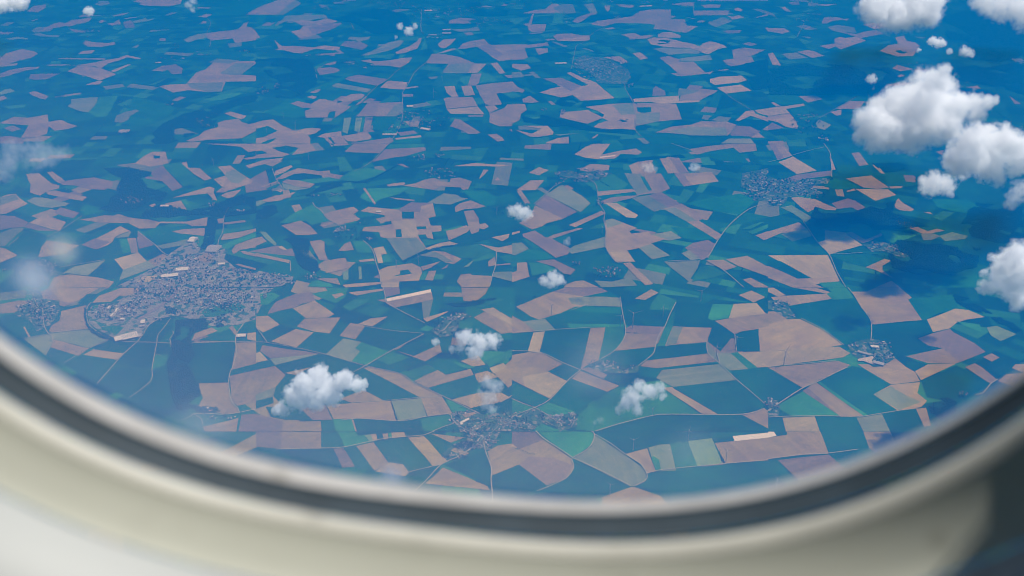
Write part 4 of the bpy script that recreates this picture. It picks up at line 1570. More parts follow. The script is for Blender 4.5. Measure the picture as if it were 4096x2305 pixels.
def merged(name, items, protos, mats, key):
    V = []; F = []; fm = []
    for x, y, rz, k, s, *_ in items:
        pv, pf, pm = protos[k]; i0 = len(V); c, sn = math.cos(rz)*s, math.sin(rz)*s
        V += [(x+a*c-b*sn, y+a*sn+b*c, HZ+d*s) for a, b, d in pv]
        F += [tuple(i0+i for i in f) for f in pf]
        fm += [key(k, m) for m in pm]
    return mesh_obj(name, V, F, [M[m] for m in mats], face_mat=fm)
o = merged('far_houses', far_h, PROTO, HMATS, lambda k, m: HMATS.index(KINDS[k][5] if m else KINDS[k][4]))
tag(o, kind='stuff')

# ---------------------------------------------------------------- larger buildings
def shed(name, px, py, w, d, h, rot, roof, wall, label, cat, gable=0.12):
    p = ground(px, py); root = empty(name, (p.x, p.y, HZ), rot); tag(root, label, cat)
    x, y = w/2, d/2; rh = d*gable
    V = [(-x, -y, 0), (x, -y, 0), (x, y, 0), (-x, y, 0), (-x, -y, h), (x, -y, h), (x, y, h), (-x, y, h), (-x, 0, h+rh-.3), (x, 0, h+rh-.3)]
    mesh_obj('wall', V, [(0, 1, 5, 4), (2, 3, 7, 6), (1, 2, 6, 9, 5), (3, 0, 4, 8, 7)], M[wall], root)
    e = .8; sl = rh/y
    V = [(-x-e, -y-e, h-e*sl), (x+e, -y-e, h-e*sl), (x+e, 0, h+rh), (-x-e, 0, h+rh), (-x-e, y+e, h-e*sl), (x+e, y+e, h-e*sl)]
    V += [(a, b, c+.35) for a, b, c in V]
    F = [(6, 7, 8, 9), (9, 8, 11, 10), (1, 0, 3, 2), (2, 3, 4, 5), (0, 1, 7, 6), (5, 4, 10, 11), (1, 2, 8, 7), (2, 5, 11, 8), (3, 0, 6, 9), (4, 3, 9, 10)]
    rf = mesh_obj('roof', V, F, M[roof], root)
    return root, rf

def T(i, j, u, v): return tile_xy(i, j, u, v)
# the factory: two stepped pale roofs over dark walls
fx = T(0, 2, 1310, 500)
f_root, f_roof = shed('factory', *fx, 120, 95, 15, R(28), 'roof_pale', 'shed_wall', 'large factory with white stepped roofs at the curved bypass', 'factory', 0.03)
def box(V, F, x0, x1, y0, y1, z0, z1):
    i = len(V); V += [(x0, y0, z0), (x1, y0, z0), (x1, y1, z0), (x0, y1, z0), (x0, y0, z1), (x1, y0, z1), (x1, y1, z1), (x0, y1, z1)]
    F += [(i, i+1, i+5, i+4), (i+1, i+2, i+6, i+5), (i+2, i+3, i+7, i+6), (i+3, i, i+4, i+7), (i+4, i+5, i+6, i+7), (i+3, i+2, i+1, i)]
V = []; F = []; box(V, F, -118, -60.6, -30, 40, 0, 11); mesh_obj('annexe', V, F, M['shed_wall'], f_root)
V = []; F = []; box(V, F, -119, -61, -31, 41, 11.05, 11.8); mesh_obj('annexe_roof', V, F, M['roof_pale'], f_root)
V = []; F = []
for k in range(7): box(V, F, -52+k*16, -46+k*16, -34, 34, 17.6, 18.9)
mesh_obj('skylight', V, F, M['roof_grey'], f_root)
V = []; F = []; box(V, F, 60.9, 90, -45, 10, 0, 8); mesh_obj('loading_bay', V, F, M['roof_grey'], f_root)

SHEDS = [
 ('warehouse', T(0, 2, 2430, 490), 74, 44, 8, R(4), 'roof_pale', 'shed_wall', 'white roofed depot beside the tree lined road junction', 'warehouse'),
 ('warehouse', T(0, 2, 1440, 352), 34, 60, 9, R(12), 'roof_pale', 'shed_wall', 'narrow white warehouse standing beside the railway above the factory', 'warehouse'),
 ('warehouse', T(0, 2, 1432, 396), 40, 26, 9, R(12), 'roof_grey', 'shed_wall', 'grey roofed warehouse between the factory and the railway', 'warehouse'),
 ('apartment_block', T(0, 2, 1235, 330), 34, 24, 14, R(8), 'roof_pale', 'wall_white', 'square white apartment block inside the bypass bend', 'building'),
 ('apartment_block', T(0, 2, 1138, 290), 16, 60, 16, R(-16), 'roof_pale', 'wall_white', 'long white apartment slab slanting across the housing estate', 'building'),
 ('apartment_block', T(0, 2, 1178, 245), 14, 80, 16, R(4), 'roof_pale', 'wall_cream', 'longest cream apartment slab in the housing estate', 'building'),
 ('apartment_block', T(0, 2, 1100, 215), 14, 50, 16, R(3), 'roof_pale', 'wall_white', 'white apartment slab at the upper left of the housing estate', 'building'),
 ('apartment_block', T(0, 2, 1300, 240), 14, 60, 16, R(8), 'roof_grey', 'wall_cream', 'grey roofed apartment slab at the right of the housing estate', 'building'),
 ('barn', T(1, 2, 2100, 1350), 78, 17, 7, R(42), 'roof_pale', 'wall_cream', 'long pale roofed barn at the edge of the nearest village', 'barn'),
 ('barn', T(1, 2, 2070, 1378), 22, 14, 6, R(42), 'roof_pale', 'wall_white', 'short white barn against the end of the long pale barn', 'barn'),
 ('farm_shed', T(3, 2, 965, 668), 100, 26, 8, R(-32), 'roof_grey', 'wall_cream', 'long grey farm shed behind the cream yard of the village by the long straight fields', 'shed'),
 ('farm_shed', T(3, 2, 1110, 770), 80, 40, 9, R(-30), 'roof_grey', 'shed_wall', 'broad blue grey farm shed below the cream farmyard', 'shed'),
 ('farm_shed', T(3, 2, 1070, 602), 60, 30, 8, R(-10), 'roof_pale', 'wall_white', 'white roofed farm shed above the cream farmyard', 'shed'),
 ('farm_shed', T(2, 2, 455, 1298), 30, 20, 7, R(-30), 'roof_grey', 'wall_cream', 'grey roofed farm shed in the wooded hamlet', 'shed'),
 ('farm_shed', T(2, 2, 495, 1292), 34, 20, 7, R(55), 'slate', 'wall_white', 'dark slate roofed farm building in the wooded hamlet', 'shed'),
 ('warehouse', T(0, 1, 1835, 1272), 110, 62, 10, R(10), 'roof_pale', 'wall_white', 'bright white warehouse at the top of the town', 'warehouse'),
 ('warehouse', T(0, 1, 1712, 1336), 150, 60, 10, R(12), 'roof_pale', 'shed_wall', 'widest white warehouse of the town', 'warehouse'),
 ('warehouse', T(0, 1, 1942, 975), 60, 110, 12, R(-10), 'roof_pale', 'wall_white', 'white warehouse beyond the town beside the dark wood', 'warehouse'),
 ('warehouse', T(0, 1, 2150, 1065), 110, 150, 10, R(-6), 'roof_grey', 'wall_white', 'big grey roofed warehouse on the road above the town', 'warehouse'),
 ('warehouse', T(0, 1, 2230, 1218), 60, 36, 9, R(8), 'roof_pale', 'wall_white', 'small white warehouse at the right of the town entry road', 'warehouse'),
 ('farm_shed', T(0, 1, 1660, 634), 90, 40, 10, R(0), 'roof_pale', 'wall_white', 'lone bright shed in the brown field by the valley wood', 'shed'),
 ('farm_shed', T(1, 1, 1236, 692), 50, 30, 9, R(0), 'roof_pale', 'wall_cream', 'lone cream shed in the middle of the brown fields', 'shed'),
 ('warehouse', T(2, 0, 1345, 70), 260, 60, 12, R(10), 'roof_pale', 'wall_white', 'long white warehouse on the skyline village', 'warehouse'),
 ('farm_shed', T(2, 0, 490, 645), 190, 60, 10, R(4), 'roof_pale', 'wall_white', 'long white shed beside the village in the green fields', 'shed'),
 ('warehouse', T(1, 0, 1735, 115), 150, 80, 12, R(0), 'roof_pale', 'wall_white', 'bright white warehouse in the distant town', 'warehouse'),
 ('warehouse', T(1, 0, 2320, 75), 190, 90, 12, R(0), 'roof_grey', 'wall_white', 'grey roofed warehouse right of the distant town', 'warehouse'),
 ('warehouse', T(1, 0, 1918, 308), 140, 50, 12, R(0), 'roof_pale', 'wall_white', 'upper white warehouse of the pair below the distant town', 'warehouse'),
 ('warehouse', T(1, 0, 1920, 342), 160, 60, 12, R(0), 'roof_pale', 'wall_white', 'lower white warehouse of the pair below the distant town', 'warehouse'),
 ('warehouse', T(1, 0, 1778, 360), 150, 60, 12, R(0), 'roof_grey', 'wall_white', 'grey roofed warehouse at the foot of the distant town', 'warehouse'),
 ('farm_shed', T(1, 0, 1550, 1078), 90, 60, 10, R(0), 'roof_pale', 'wall_white', 'white shed where the main road bends toward the far village', 'shed'),
 ('farm_shed', T(1, 0, 1705, 1308), 130, 60, 10, R(-25), 'roof_pale', 'wall_white', 'tilted white shed below the far village', 'shed'),
 ('farm_shed', T(1, 0, 1345, 1362), 180, 40, 10, R(0), 'roof_pale', 'wall_white', 'white shed left of the main road below the far village', 'shed'),
 ('farm_shed', T(0, 0, 1595, 638), 90, 40, 10, R(15), 'roof_pale', 'wall_white', 'white shed beside the mauve field in the distance', 'shed'),
 ('farm_shed', T(0, 0, 1250, 1330), 120, 110, 10, R(0), 'roof_grey', 'wall_white', 'pale farm buildings beside the wooded valley', 'shed'),
 ('barn', T(0, 2, 2095, 1222), 16, 12, 7, R(0), 'roof_pale', 'wall_white', 'small white barn in the tree ringed farmyard', 'barn'),
 ('barn', T(0, 2, 2120, 1245), 26, 10, 6, R(20), 'tile_red', 'wall_cream', 'red tiled barn in the tree ringed farmyard', 'barn'),
]
for s in SHEDS: shed(s[0], s[1][0], s[1][1], *s[2:])
yard = [ground(*T(3, 2, *q)) for q in ((900, 725), (1000, 705), (1080, 690), (1040, 740), (1080, 780), (1030, 770), (960, 745), (905, 745))]
c = sum(yard, Vector())/len(yard)
if area2(yard) < 0: yard = yard[::-1]
o = mesh_obj('farmyard_ground', [(p.x-c.x, p.y-c.y, 0) for p in yard], [tuple(range(len(yard)))], M['yard']); o.location = (c.x, c.y, GZ+9.2); tag(o, kind='structure')

# ---------------------------------------------------------------- single trees
def tree_mesh():
    V = []; F = []; fm = []
    for i in range(6):                                   # tapered trunk with two limbs
        a = i*math.pi/3
        V += [(.35*math.cos(a), .35*math.sin(a), 0), (.16*math.cos(a), .16*math.sin(a), 4.2)]
    for i in range(6):
        j = (i+1) % 6; F.append((2*i, 2*j, 2*j+1, 2*i+1)); fm.append(1)
    for lx, ly in ((1.6, .5), (-1.3, -1.0)):
        b = len(V); V += [(-.09, -.09, 3.0), (.09, -.09, 3.0), (0, .12, 3.0), (lx, ly, 5.2)]
        F += [(b, b+1, b+3), (b+1, b+2, b+3), (b+2, b, b+3)]; fm += [1]*3
    for k in range(9):                                   # clumps of leaves
        a = random.random()*6.28; q = random.uniform(0.4, 2.7); z = random.uniform(3.4, 8.2); rr = random.uniform(1.3, 2.3)*(1.15-.07*z)
        i0 = len(V); dome(V, F, q*math.cos(a), q*math.sin(a), z-rr*.5, rr, rr*1.4)
        V += [(q*math.cos(a), q*math.sin(a), z-rr*.9)]; t = len(V)-1
        for i in range(6): F.append((i0+(i+1) % 6, i0+i, t))
        fm += [0]*24
    return V, F, fm
TREES = [tree_mesh() for _ in range(4)]
for a, b, sp in [((0, 2, 2385, 540), (0, 2, 2570, 545), 16), ((1, 2, 0, 545), (1, 2, 115, 551), 16), ((1, 2, 120, 556), (1, 2, 400, 606), 14), ((1, 2, 0, 415), (1, 2, 95, 540), 15),
                 ((1, 2, 1360, 1145), (1, 2, 1414, 1338), 11), ((1, 2, 1500, 270), (1, 2, 1700, 360), 18), ((2, 2, 60, 1140), (2, 2, 215, 1205), 14),
                 ((0, 2, 1600, 548), (0, 2, 2300, 543), 55), ((1, 2, 1985, 1258), (1, 2, 2165, 1248), 10), ((0, 2, 520, 540), (0, 2, 780, 660), 60),
                 ((2, 3, 60, 175), (2, 3, 230, 245), 12), ((0, 2, 900, 610), (0, 2, 820, 660), 30), ((2, 3, 2085, 215), (2, 3, 2125, 300), 8), ((2, 1, 250, 860), (2, 1, 650, 690), 45),
                 ((0, 2, 1730, 540), (0, 2, 1760, 700), 13), ((1, 3, 875, 165), (1, 3, 900, 205), 10), ((1, 2, 640, 668), (1, 2, 1090, 795), 40)]:
    A, B = ground(*tile_xy(*a)), ground(*tile_xy(*b)); L = (B-A).length; t = 0
    while t < L:
        p = A.lerp(B, t/L); tree_spots.append((p.x+random.gauss(0, 3), p.y+random.gauss(0, 3), random.uniform(.7, 1.2), 'row')); t += sp*random.uniform(.7, 1.4)
tree_spots = [t for t in tree_spots if in_frame(t[0], t[1])]
tree_spots.sort(key=lambda t: t[0]**2+t[1]**2)
TM = []
for V, F, fm in TREES:
    me = bpy.data.meshes.new('tree'); me.from_pydata(V, [], F); me.materials.append(M['leaf']); me.materials.append(M['bark'])
    me.polygons.foreach_set('material_index', np.array(fm, dtype=np.int32)); me.update(); TM.append(me)
for x, y, s, kind in tree_spots[:285]:
    o = bpy.data.objects.new('tree', random.choice(TM)); link(o); o.location = (x, y, HZ)
    o.rotation_euler = (0, 0, random.random()*6.28); o.scale = (s*1.15, s*1.15, s)
    if kind == 'village': tag(o, 'dark green garden tree among the houses of the nearer villages', 'tree', 'garden trees of the nearer villages')
    else: tag(o, 'dark roadside tree in a line along a lane between fields', 'tree', 'trees lining lanes between fields')
V = []; F = []
for x, y, s, kind in tree_spots[285:]: dome(V, F, x, y, HZ, 4.2*s, 8*s)
tag(mesh_obj('far_trees', V, F, M['leaf']), kind='stuff')

# ---------------------------------------------------------------- wind turbines
def lathe(profile, n=12):
    V = []; F = []
    for r, z in profile:
        V += [(r*math.cos(2*math.pi*i/n), r*math.sin(2*math.pi*i/n), z) for i in range(n)]
    for k in range(len(profile)-1):
        for i in range(n):
            j = (i+1) % n; F.append((k*n+i, k*n+j, (k+1)*n+j, (k+1)*n+i))
    F.append(tuple(range((len(profile)-1)*n, len(profile)*n)))
    return V, F

def turbine_proto():
    root = empty('wind_turbine')
    V, F = lathe([(2.6, 0), (2.3, 30), (1.9, 65), (1.4, 98)]); mesh_obj('tower', V, F, M['white_metal'], root, True)
    V = []; F = []; box(V, F, -2.0, 2.0, -4.0, 7.5, 98.02, 102); mesh_obj('nacelle', V, F, M['white_metal'], root)
    V, F = lathe([(2.0, 0), (1.9, 1.6), (1.1, 3.2), (.2, 3.8)]); hub = mesh_obj('hub', V, F, M['white_metal'], root, True)
    hub.location = (0, -4.02, 100); hub.rotation_euler = (R(90), 0, 0)
    st = [(3, 1.1, .9), (12, 2.1, .6), (28, 1.5, .4), (44, .9, .22), (53, .3, .1)]
    for k in range(3):
        V = []; F = []
        for z, c, t in st: V += [(-c*.35, 0, z), (c*.2, -t, z), (c, 0, z), (c*.2, t, z)]
        for s in range(len(st)-1):
            for i in range(4):
                j = (i+1) % 4; F.append((s*4+i, s*4+j, s*4+4+j, s*4+4+i))
        F += [(3, 2, 1, 0), (16, 17, 18, 19)]
        b = mesh_obj('blade', V, F, M['white_metal'], root); b.location = (0, -5.6, 100); b.rotation_euler = (0, R(120*k), 0)
    return root
TURB = [(2439, 1984, 40, 'white wind turbine in the dark field just above the window rim'), (2532, 1804, 41, 'white wind turbine at the dark field corner by the striped plots'),
        (2752, 1764, 39, 'white wind turbine behind the striped green plots'), (2903, 1849, 42, 'white wind turbine beside the dark hedge right of the pale green plot'),
        (3104, 1958, 38, 'white wind turbine half hidden by the window rim at right'), (3134, 1464, 56, 'tall white wind turbine in the long straw coloured field'),
        (2863, 1438, 48, 'white wind turbine at the end of the long brown field'), (2942, 1398, 46, 'white wind turbine on the track through the dark square field'),
        (2803, 1209, 42, 'white wind turbine alone in the wide dark field'), (2651, 1270, 38, 'white wind turbine below the bright green plot'),
        (2530, 1314, 58, 'taller white wind turbine of the pair by the straight road'), (2482, 1308, 42, 'shorter white wind turbine of the pair by the straight road'),
        (2206, 1262, 40, 'white wind turbine on the brown hill field below small clouds'), (2608, 1668, 30, 'white wind turbine in the large bright green field')]
FAR = [(1735, 396, 28), (1717, 292, 24), (1769, 327, 20), (1871, 384, 22), (1955, 280, 20), (1183, 522, 28), (1068, 534, 20), (1135, 476, 16), (856, 670, 28),
       (1674, 1060, 32), (1587, 1072, 20), (1987, 860, 26), (2408, 936, 20), (1235, 640, 28)]
tp = None
def project_h(p, hpx):
    """height that subtends hpx at that range"""
    r = p.length; return hpx*r/(FPX*math.sqrt(max(.05, 1-(H/r)**2)))
for i, t in enumerate(TURB + FAR):
    p = ground(t[0], t[1]); s = project_h(p, t[2])/100.0
    if tp is None: tp = turbine_proto(); o = tp; kids = list(tp.children)
    else:
        o = tp.copy(); link(o); kids = []
        for ch in tp.children:
            c = ch.copy(); link(c); c.parent = o; kids.append(c)
    o.location = (p.x, p.y, GZ + 5.5); s = max(.7, min(1.5, s)); o.scale = (s, s, s)
    o.rotation_euler = (0, 0, R(random.uniform(-35, 25)))
    spin = random.uniform(0, 120)
    for n_, c in enumerate([k for k in kids if k.name.startswith('blade')]): c.rotation_euler = (0, R(120*n_+spin), 0)
    if i < len(TURB): tag(o, t[3], 'wind turbine', 'wind turbines among the fields')
    else: tag(o, 'distant white wind turbine in the hazy fields of the far half', 'wind turbine', 'distant wind turbines')
# ---------------------------------------------------------------- clouds
def cloud_mat(name, blobs, dens, wisp, seed, span):
    """billowing vapour: a soft sum of puffs, eaten away by turbulence at its edge"""
    m = new_mat(name); b = N(m); nt = m.node_tree
    nt.nodes.remove(nt.nodes['Principled BSDF'])
    out = nt.nodes['Material Output']
    p = b.new('ShaderNodeTexCoord').outputs['Object']
    wn = b.new('ShaderNodeTexNoise'); b.set(wn.inputs['Vector'], b.vmath('ADD', p, (seed*313.0, seed*97.0, 0)))
    wn.inputs['Scale'].default_value = 1/(span*0.45); wn.inputs['Detail'].default_value = 3
    q = b.vmath('ADD', p, b.vmath('SCALE', b.vmath('SUBTRACT', wn.outputs['Color'], (.5, .5, .5)), scale=span*0.35*wisp))
    tot = None
    for c, r in blobs:
        d = b.math('MULTIPLY', b.vmath('DISTANCE', q, tuple(c)), 1.0/(r*1.38))
        f = b.math('SUBTRACT', 1.0, b.math('MULTIPLY', d, d), clamp=True)
        tot = f if tot is None else b.math('SMOOTH_MAX', tot, f, 0.12)
    off = (seed*113.0, seed*17.0, seed*71.0)
    po = b.vmath('ADD', p, off)
    n = b.noise(po, 1/(span*0.30), 5, 0.68)
    e = b.math('ADD', tot, b.math('MULTIPLY', b.math('SUBTRACT', n, 0.5), 0.6+1.5*wisp))
    for sc, amp in ((0.26, 0.36), (0.11, 0.22)):
        vo = b.new('ShaderNodeTexVoronoi', feature='F1')
        b.set(vo.inputs['Vector'], po); vo.inputs['Scale'].default_value = 1/(span*sc)
        e = b.math('ADD', e, b.math('MULTIPLY', b.math('SUBTRACT', 0.5, vo.outputs['Distance']), amp*(1.2-0.7*wisp)*2))
    dn = b.math('MULTIPLY', b.math('SUBTRACT', e, 0.46), 5.0-3.2*wisp, clamp=True)
    dn = b.math('MULTIPLY', dn, b.math('MULTIPLY', b.math('SUBTRACT', tot, 0.03), 6.0, clamp=True))
    vs = b.new('ShaderNodeVolumeScatter'); vs.inputs['Color'].default_value = (1, 1, 1, 1)
    vs.inputs['Anisotropy'].default_value = 0.0
    b.set(vs.inputs['Density'], b.math('MULTIPLY', dn, dens))
    nt.links.new(vs.outputs[0], out.inputs['Volume'])
    m.cycles.volume_step_rate = 0.3
    return m

def cloud(spots, label, dens=0.02, wisp=0.6, h=1150.0, thick=1.0):
    """spots: (u, v, radius) as surveyed; the cloud floats h metres above the fields and is as deep as it is wide"""
    mx = sum(s[0]*s[2] for s in spots)/sum(s[2] for s in spots); my = sum(s[1]*s[2] for s in spots)/sum(s[2] for s in spots)
    c = ground(mx, my, h); depth = c.y
    blobs = []
    for u, v, r in spots:
        d = ray(u, v); rr = r*c.length/FPX
        t = (depth + random.uniform(-.5, .5)*rr*thick*1.6)/d.y
        blobs.append((d*t - c, rr))
    span = max(60.0, 2*max(r for _, r in blobs))
    bm = bmesh.new()
    for q, r in blobs: bmesh.ops.create_icosphere(bm, subdivisions=2, radius=r*1.40, matrix=Matrix.Translation(q))
    me = bpy.data.meshes.new('cloud'); bm.to_mesh(me); bm.free()
    tmp = bpy.data.objects.new('cloud_hull', me); link(tmp)
    md = tmp.modifiers.new('r', 'REMESH'); md.mode = 'VOXEL'; md.voxel_size = max(4.0, span*0.07)
    dg = bpy.context.evaluated_depsgraph_get(); dg.update()
    hull = bpy.data.meshes.new_from_object(tmp.evaluated_get(dg))
    bpy.data.objects.remove(tmp); bpy.data.meshes.remove(me)
    hull.name = 'cloud'; hull.materials.clear()
    hull.materials.append(cloud_mat('cloud_vapour', blobs, 0.7*dens*min(1.6, 400.0/span), wisp, random.uniform(0, 9), span))
    o = bpy.data.objects.new('cloud', hull); link(o); o.location = c
    return tag(o, label, 'cloud', 'small cumulus clouds below the aircraft')

random.seed(21)
cloud([(3500,30,60),(3580,40,75),(3660,45,70),(3720,50,55),(3600,85,45),(3545,20,70),(3680,10,80),(3740,15,40),(3640,90,30)], 'white cumulus cut by the top edge above the largest cloud', .028, .95)
cloud([(3930,10,40),(3980,20,50),(4050,15,60),(4090,40,55),(4000,55,25),(3960,45,20),(4120,60,60)], 'ragged white cloud in the top right corner', .014, .9)
cloud([(3720,390,100),(3640,420,90),(3560,440,80),(3800,430,70),(3500,490,70),(3600,520,80),(3700,500,90),(3780,500,60),(3460,540,45),(3750,320,50),(3770,275,26),(3640,560,60),(3520,560,50),(3870,420,50),(3900,460,45),(3950,410,30),(3760,555,40),(3980,400,20)],
      'largest white cumulus with wispy horns on its top', .032, .95)
cloud([(3880,560,60),(3950,580,75),(4040,570,60),(4080,620,75),(3860,630,70),(3960,660,70),(3830,660,45),(4010,540,40),(3990,720,30),(4060,690,30)], 'big white cumulus at the right edge just below the largest one', .028, .95)
cloud([(3740,730,45),(3780,740,40),(3710,750,35),(3800,770,20),(3850,715,15),(3690,720,18)], 'small ragged cloud with two arms beneath the big pair', .014, .9)
cloud([(4060,790,35),(4090,760,40),(4040,815,25)], 'thin grey wisp at the right edge between two large clouds', .008, 1.0)
cloud([(4020,1040,45),(4070,1010,45),(4080,1080,80),(4000,1110,55),(3960,1140,35),(4050,1150,60),(4090,1180,50),(3920,1165,18),(4060,1225,25)], 'white cumulus at the right edge halfway down', .03, .9)
cloud([(3730,165,18),(3755,172,20),(3775,175,12),(3675,200,9)], 'tiny white puff left of the lacy cloud above the dark forest', .022, .7)
cloud([(3860,205,20),(3885,215,15),(3845,215,10),(3798,205,12)], 'lacy little cloud above the dark forest', .016, .9)
cloud([(3487,316,20),(3478,312,12)], 'single tiny round puff over the dark forest', .014, .7)
cloud([(1270,1500,45),(1220,1540,55),(1300,1550,55),(1370,1525,45),(1430,1540,35),(1180,1590,50),(1260,1600,50),(1330,1590,40),(1200,1620,30),(1130,1640,32),(1100,1650,20),(1460,1530,18),(1390,1500,25)],
      'broad white cumulus low on the left over the brown fields', .034, .75)
cloud([(1860,1350,38),(1920,1370,45),(1970,1365,35),(1900,1410,35),(1840,1390,25),(1985,1345,18),(1810,1400,18),(1745,1370,18)], 'white cloud with a grey tail drifting over a village', .027, .95)
cloud([(1950,1530,30),(1980,1550,33),(1960,1590,35),(2000,1540,20),(1940,1620,25),(1970,1640,24),(1920,1570,16)], 'thin upright cloud just above the nearest village', .012, 1.0)
cloud([(2560,1550,35),(2530,1590,45),(2600,1570,35),(2640,1550,25),(2500,1620,30),(2480,1640,20),(2550,1640,25),(2650,1590,20)], 'slanting white cloud over the bright green field', .024, .95)
cloud([(2050,845,26),(2090,850,35),(2115,855,20),(2070,830,18)], 'small white cloud over the mauve field in the middle', .016, .7)
cloud([(2180,1125,25),(2215,1115,35),(2240,1120,24),(2205,1140,18)], 'small bright cloud left of a wooded village in the middle', .018, .7)
cloud([(2596,672,24),(2575,665,16),(2620,678,14)], 'faint veil of cloud over striped brown plots', .006, .9)
cloud([(2776,672,20),(2790,668,14)], 'faint small puff right of the striped brown plots', .012, .8)
cloud([(2268,970,16),(2275,955,9)], 'faint small puff over the mauve strip fields', .010, .9)
cloud([(20,3,35),(70,8,34),(100,3,18),(-20,10,40)], 'white cloud in the top left corner', .02, .6)
cloud([(755,20,16),(770,40,12),(770,5,16)], 'faint vertical wisp near the top edge at left', .007, 1.0)
cloud([(60,600,50),(140,620,60),(200,630,45),(20,660,50),(10,690,40),(250,610,30)], 'thin grey veil of cloud at the left edge', .0022, .9)
cloud([(1600,105,14),(1635,125,20),(1660,105,12),(1582,150,8)], 'small pale cloud beside the distant town', .014, .8)
cloud([(1560,1600,14),(2400,1680,18),(2380,1690,12)][1:], 'faint scrap of vapour left of the slanting cloud', .006, 1.0)
cloud([(356,44,18),(340,46,10)], 'tiny white puff near the top left cloud', .018, .7)

# ---------------------------------------------------------------- the air
def haze():
    """the blue boundary-layer haze: it lies over the whole country, ground included, and tops out under the cloud base,
    so that every cloud floats clear of it; the air up here at the aircraft is clean"""
    s = 215e3; z0, z1 = GZ-1.0, GZ+HAZE_TOP
    V = []; F = []; box(V, F, -s, s, -s, s, z0, z1)
    m = new_mat('hazy_air'); nt = m.node_tree; nt.nodes.remove(nt.nodes['Principled BSDF'])
    pv = nt.nodes.new('ShaderNodeVolumePrincipled')
    pv.inputs['Color'].default_value = (*HAZE_COL, 1)
    pv.inputs['Absorption Color'].default_value = (*HAZE_ABS, 1)
    pv.inputs['Density'].default_value = HAZE_D*H/HAZE_TOP
    pv.inputs['Anisotropy'].default_value = 0.0
    nt.links.new(pv.outputs[0], nt.nodes['Material Output'].inputs['Volume'])
    tag(mesh_obj('haze', V, F, m), kind='stuff')
HAZE_TOP = 600.0
HAZE_COL = (0.0, 0.205, 0.685); HAZE_ABS = (0.42, 0.29, 0.0); HAZE_D = 1.5e-4
haze()

# ---------------------------------------------------------------- light
w = bpy.data.worlds.new('World'); scn.world = w; w.use_nodes = True
nt = w.node_tree; bg = nt.nodes['Background']
sky = nt.nodes.new('ShaderNodeTexSky'); sky.sky_type = 'NISHITA'; sky.sun_disc = False
sky.sun_elevation = math.asin(SUN.z); sky.sun_rotation = math.atan2(SUN.x, SUN.y); sky.altitude = 4000
nt.links.new(sky.outputs[0], bg.inputs['Color']); bg.inputs['Strength'].default_value = SKY_STRENGTH
sl = bpy.data.lights.new('sun', 'SUN'); sl.energy = SUN_STRENGTH; sl.angle = R(0.53); sl.color = (1.0, 0.95, 0.88)
so = bpy.data.objects.new('sun', sl); link(so); so.rotation_euler = SUN.to_track_quat('Z', 'Y').to_euler()
# ---------------------------------------------------------------- cabin window
WK = 0.62                       # the window is 18 cm away and about 28 cm wide
NSEG = 160
def loop(cx, cz, a, b, th, n=2.6, grow=0.0):
    out = []
    for i in range(NSEG):
        t = 2*math.pi*i/NSEG
        ct, st = math.cos(t), math.sin(t)
        x = (a+grow)*math.copysign(abs(ct)**(2/n), ct); z = (b+grow)*math.copysign(abs(st)**(2/n), st)
        out.append(Vector((cx + x*math.cos(th) - z*math.sin(th), 0, cz + x*math.sin(th) + z*math.cos(th))))
    return out
def mixp(a, b, t): return tuple(x+(y-x)*t for x, y in zip(a, b))
LA = (0.0292, 0.1147, 0.2689, 0.3679, -0.1516)
LB = (0.0179, 0.0885, 0.2529, 0.3373, -0.1184)
LE = (0.0192, 0.0259, 0.2368, 0.2655, -0.1515)
LC = (0.0122, 0.0259, 0.2298, 0.2655, -0.1515)
def ring(name, secs, mat, parent, smooth=True):
    """secs: (loop parameters, grow, y) from the outside of the aircraft inward"""
    V = []; F = []
    for prm, g, y in secs:
        for p in loop(*prm, grow=g): V.append((p.x*WK, y*WK, p.z*WK))
    for k in range(len(secs)-1):
        for i in range(NSEG):
            j = (i+1) % NSEG
            F.append((k*NSEG+i, k*NSEG+j, (k+1)*NSEG+j, (k+1)*NSEG+i))
    o = mesh_obj(name, V, F, mat, parent, smooth); return o

M['rim'] = plain('painted_rim', (0.40, 0.39, 0.375), 0.55, 0.28, 45.0, 0.4)
M['gasket'] = plain('grey_gasket', (0.034, 0.052, 0.068), 0.6, 0.4, 60.0, 0.15)
M['seal'] = plain('rubber_seal', (0.012, 0.022, 0.030), 0.7, 0.35, 60.0, 0.15)
M['lip'] = plain('liner_lip_highlight', (0.47, 0.465, 0.41), 0.45, 0.12, 40.0, 0.4)  # paler than the liner: the lip's highlight is put into its colour
M['liner'] = plain('cabin_liner', (0.42, 0.43, 0.365), 0.5, 0.09, 18.0, 0.35)
M['panel'] = plain('cabin_panel', (0.37, 0.39, 0.385), 0.5, 0.05, 25.0, 0.35)

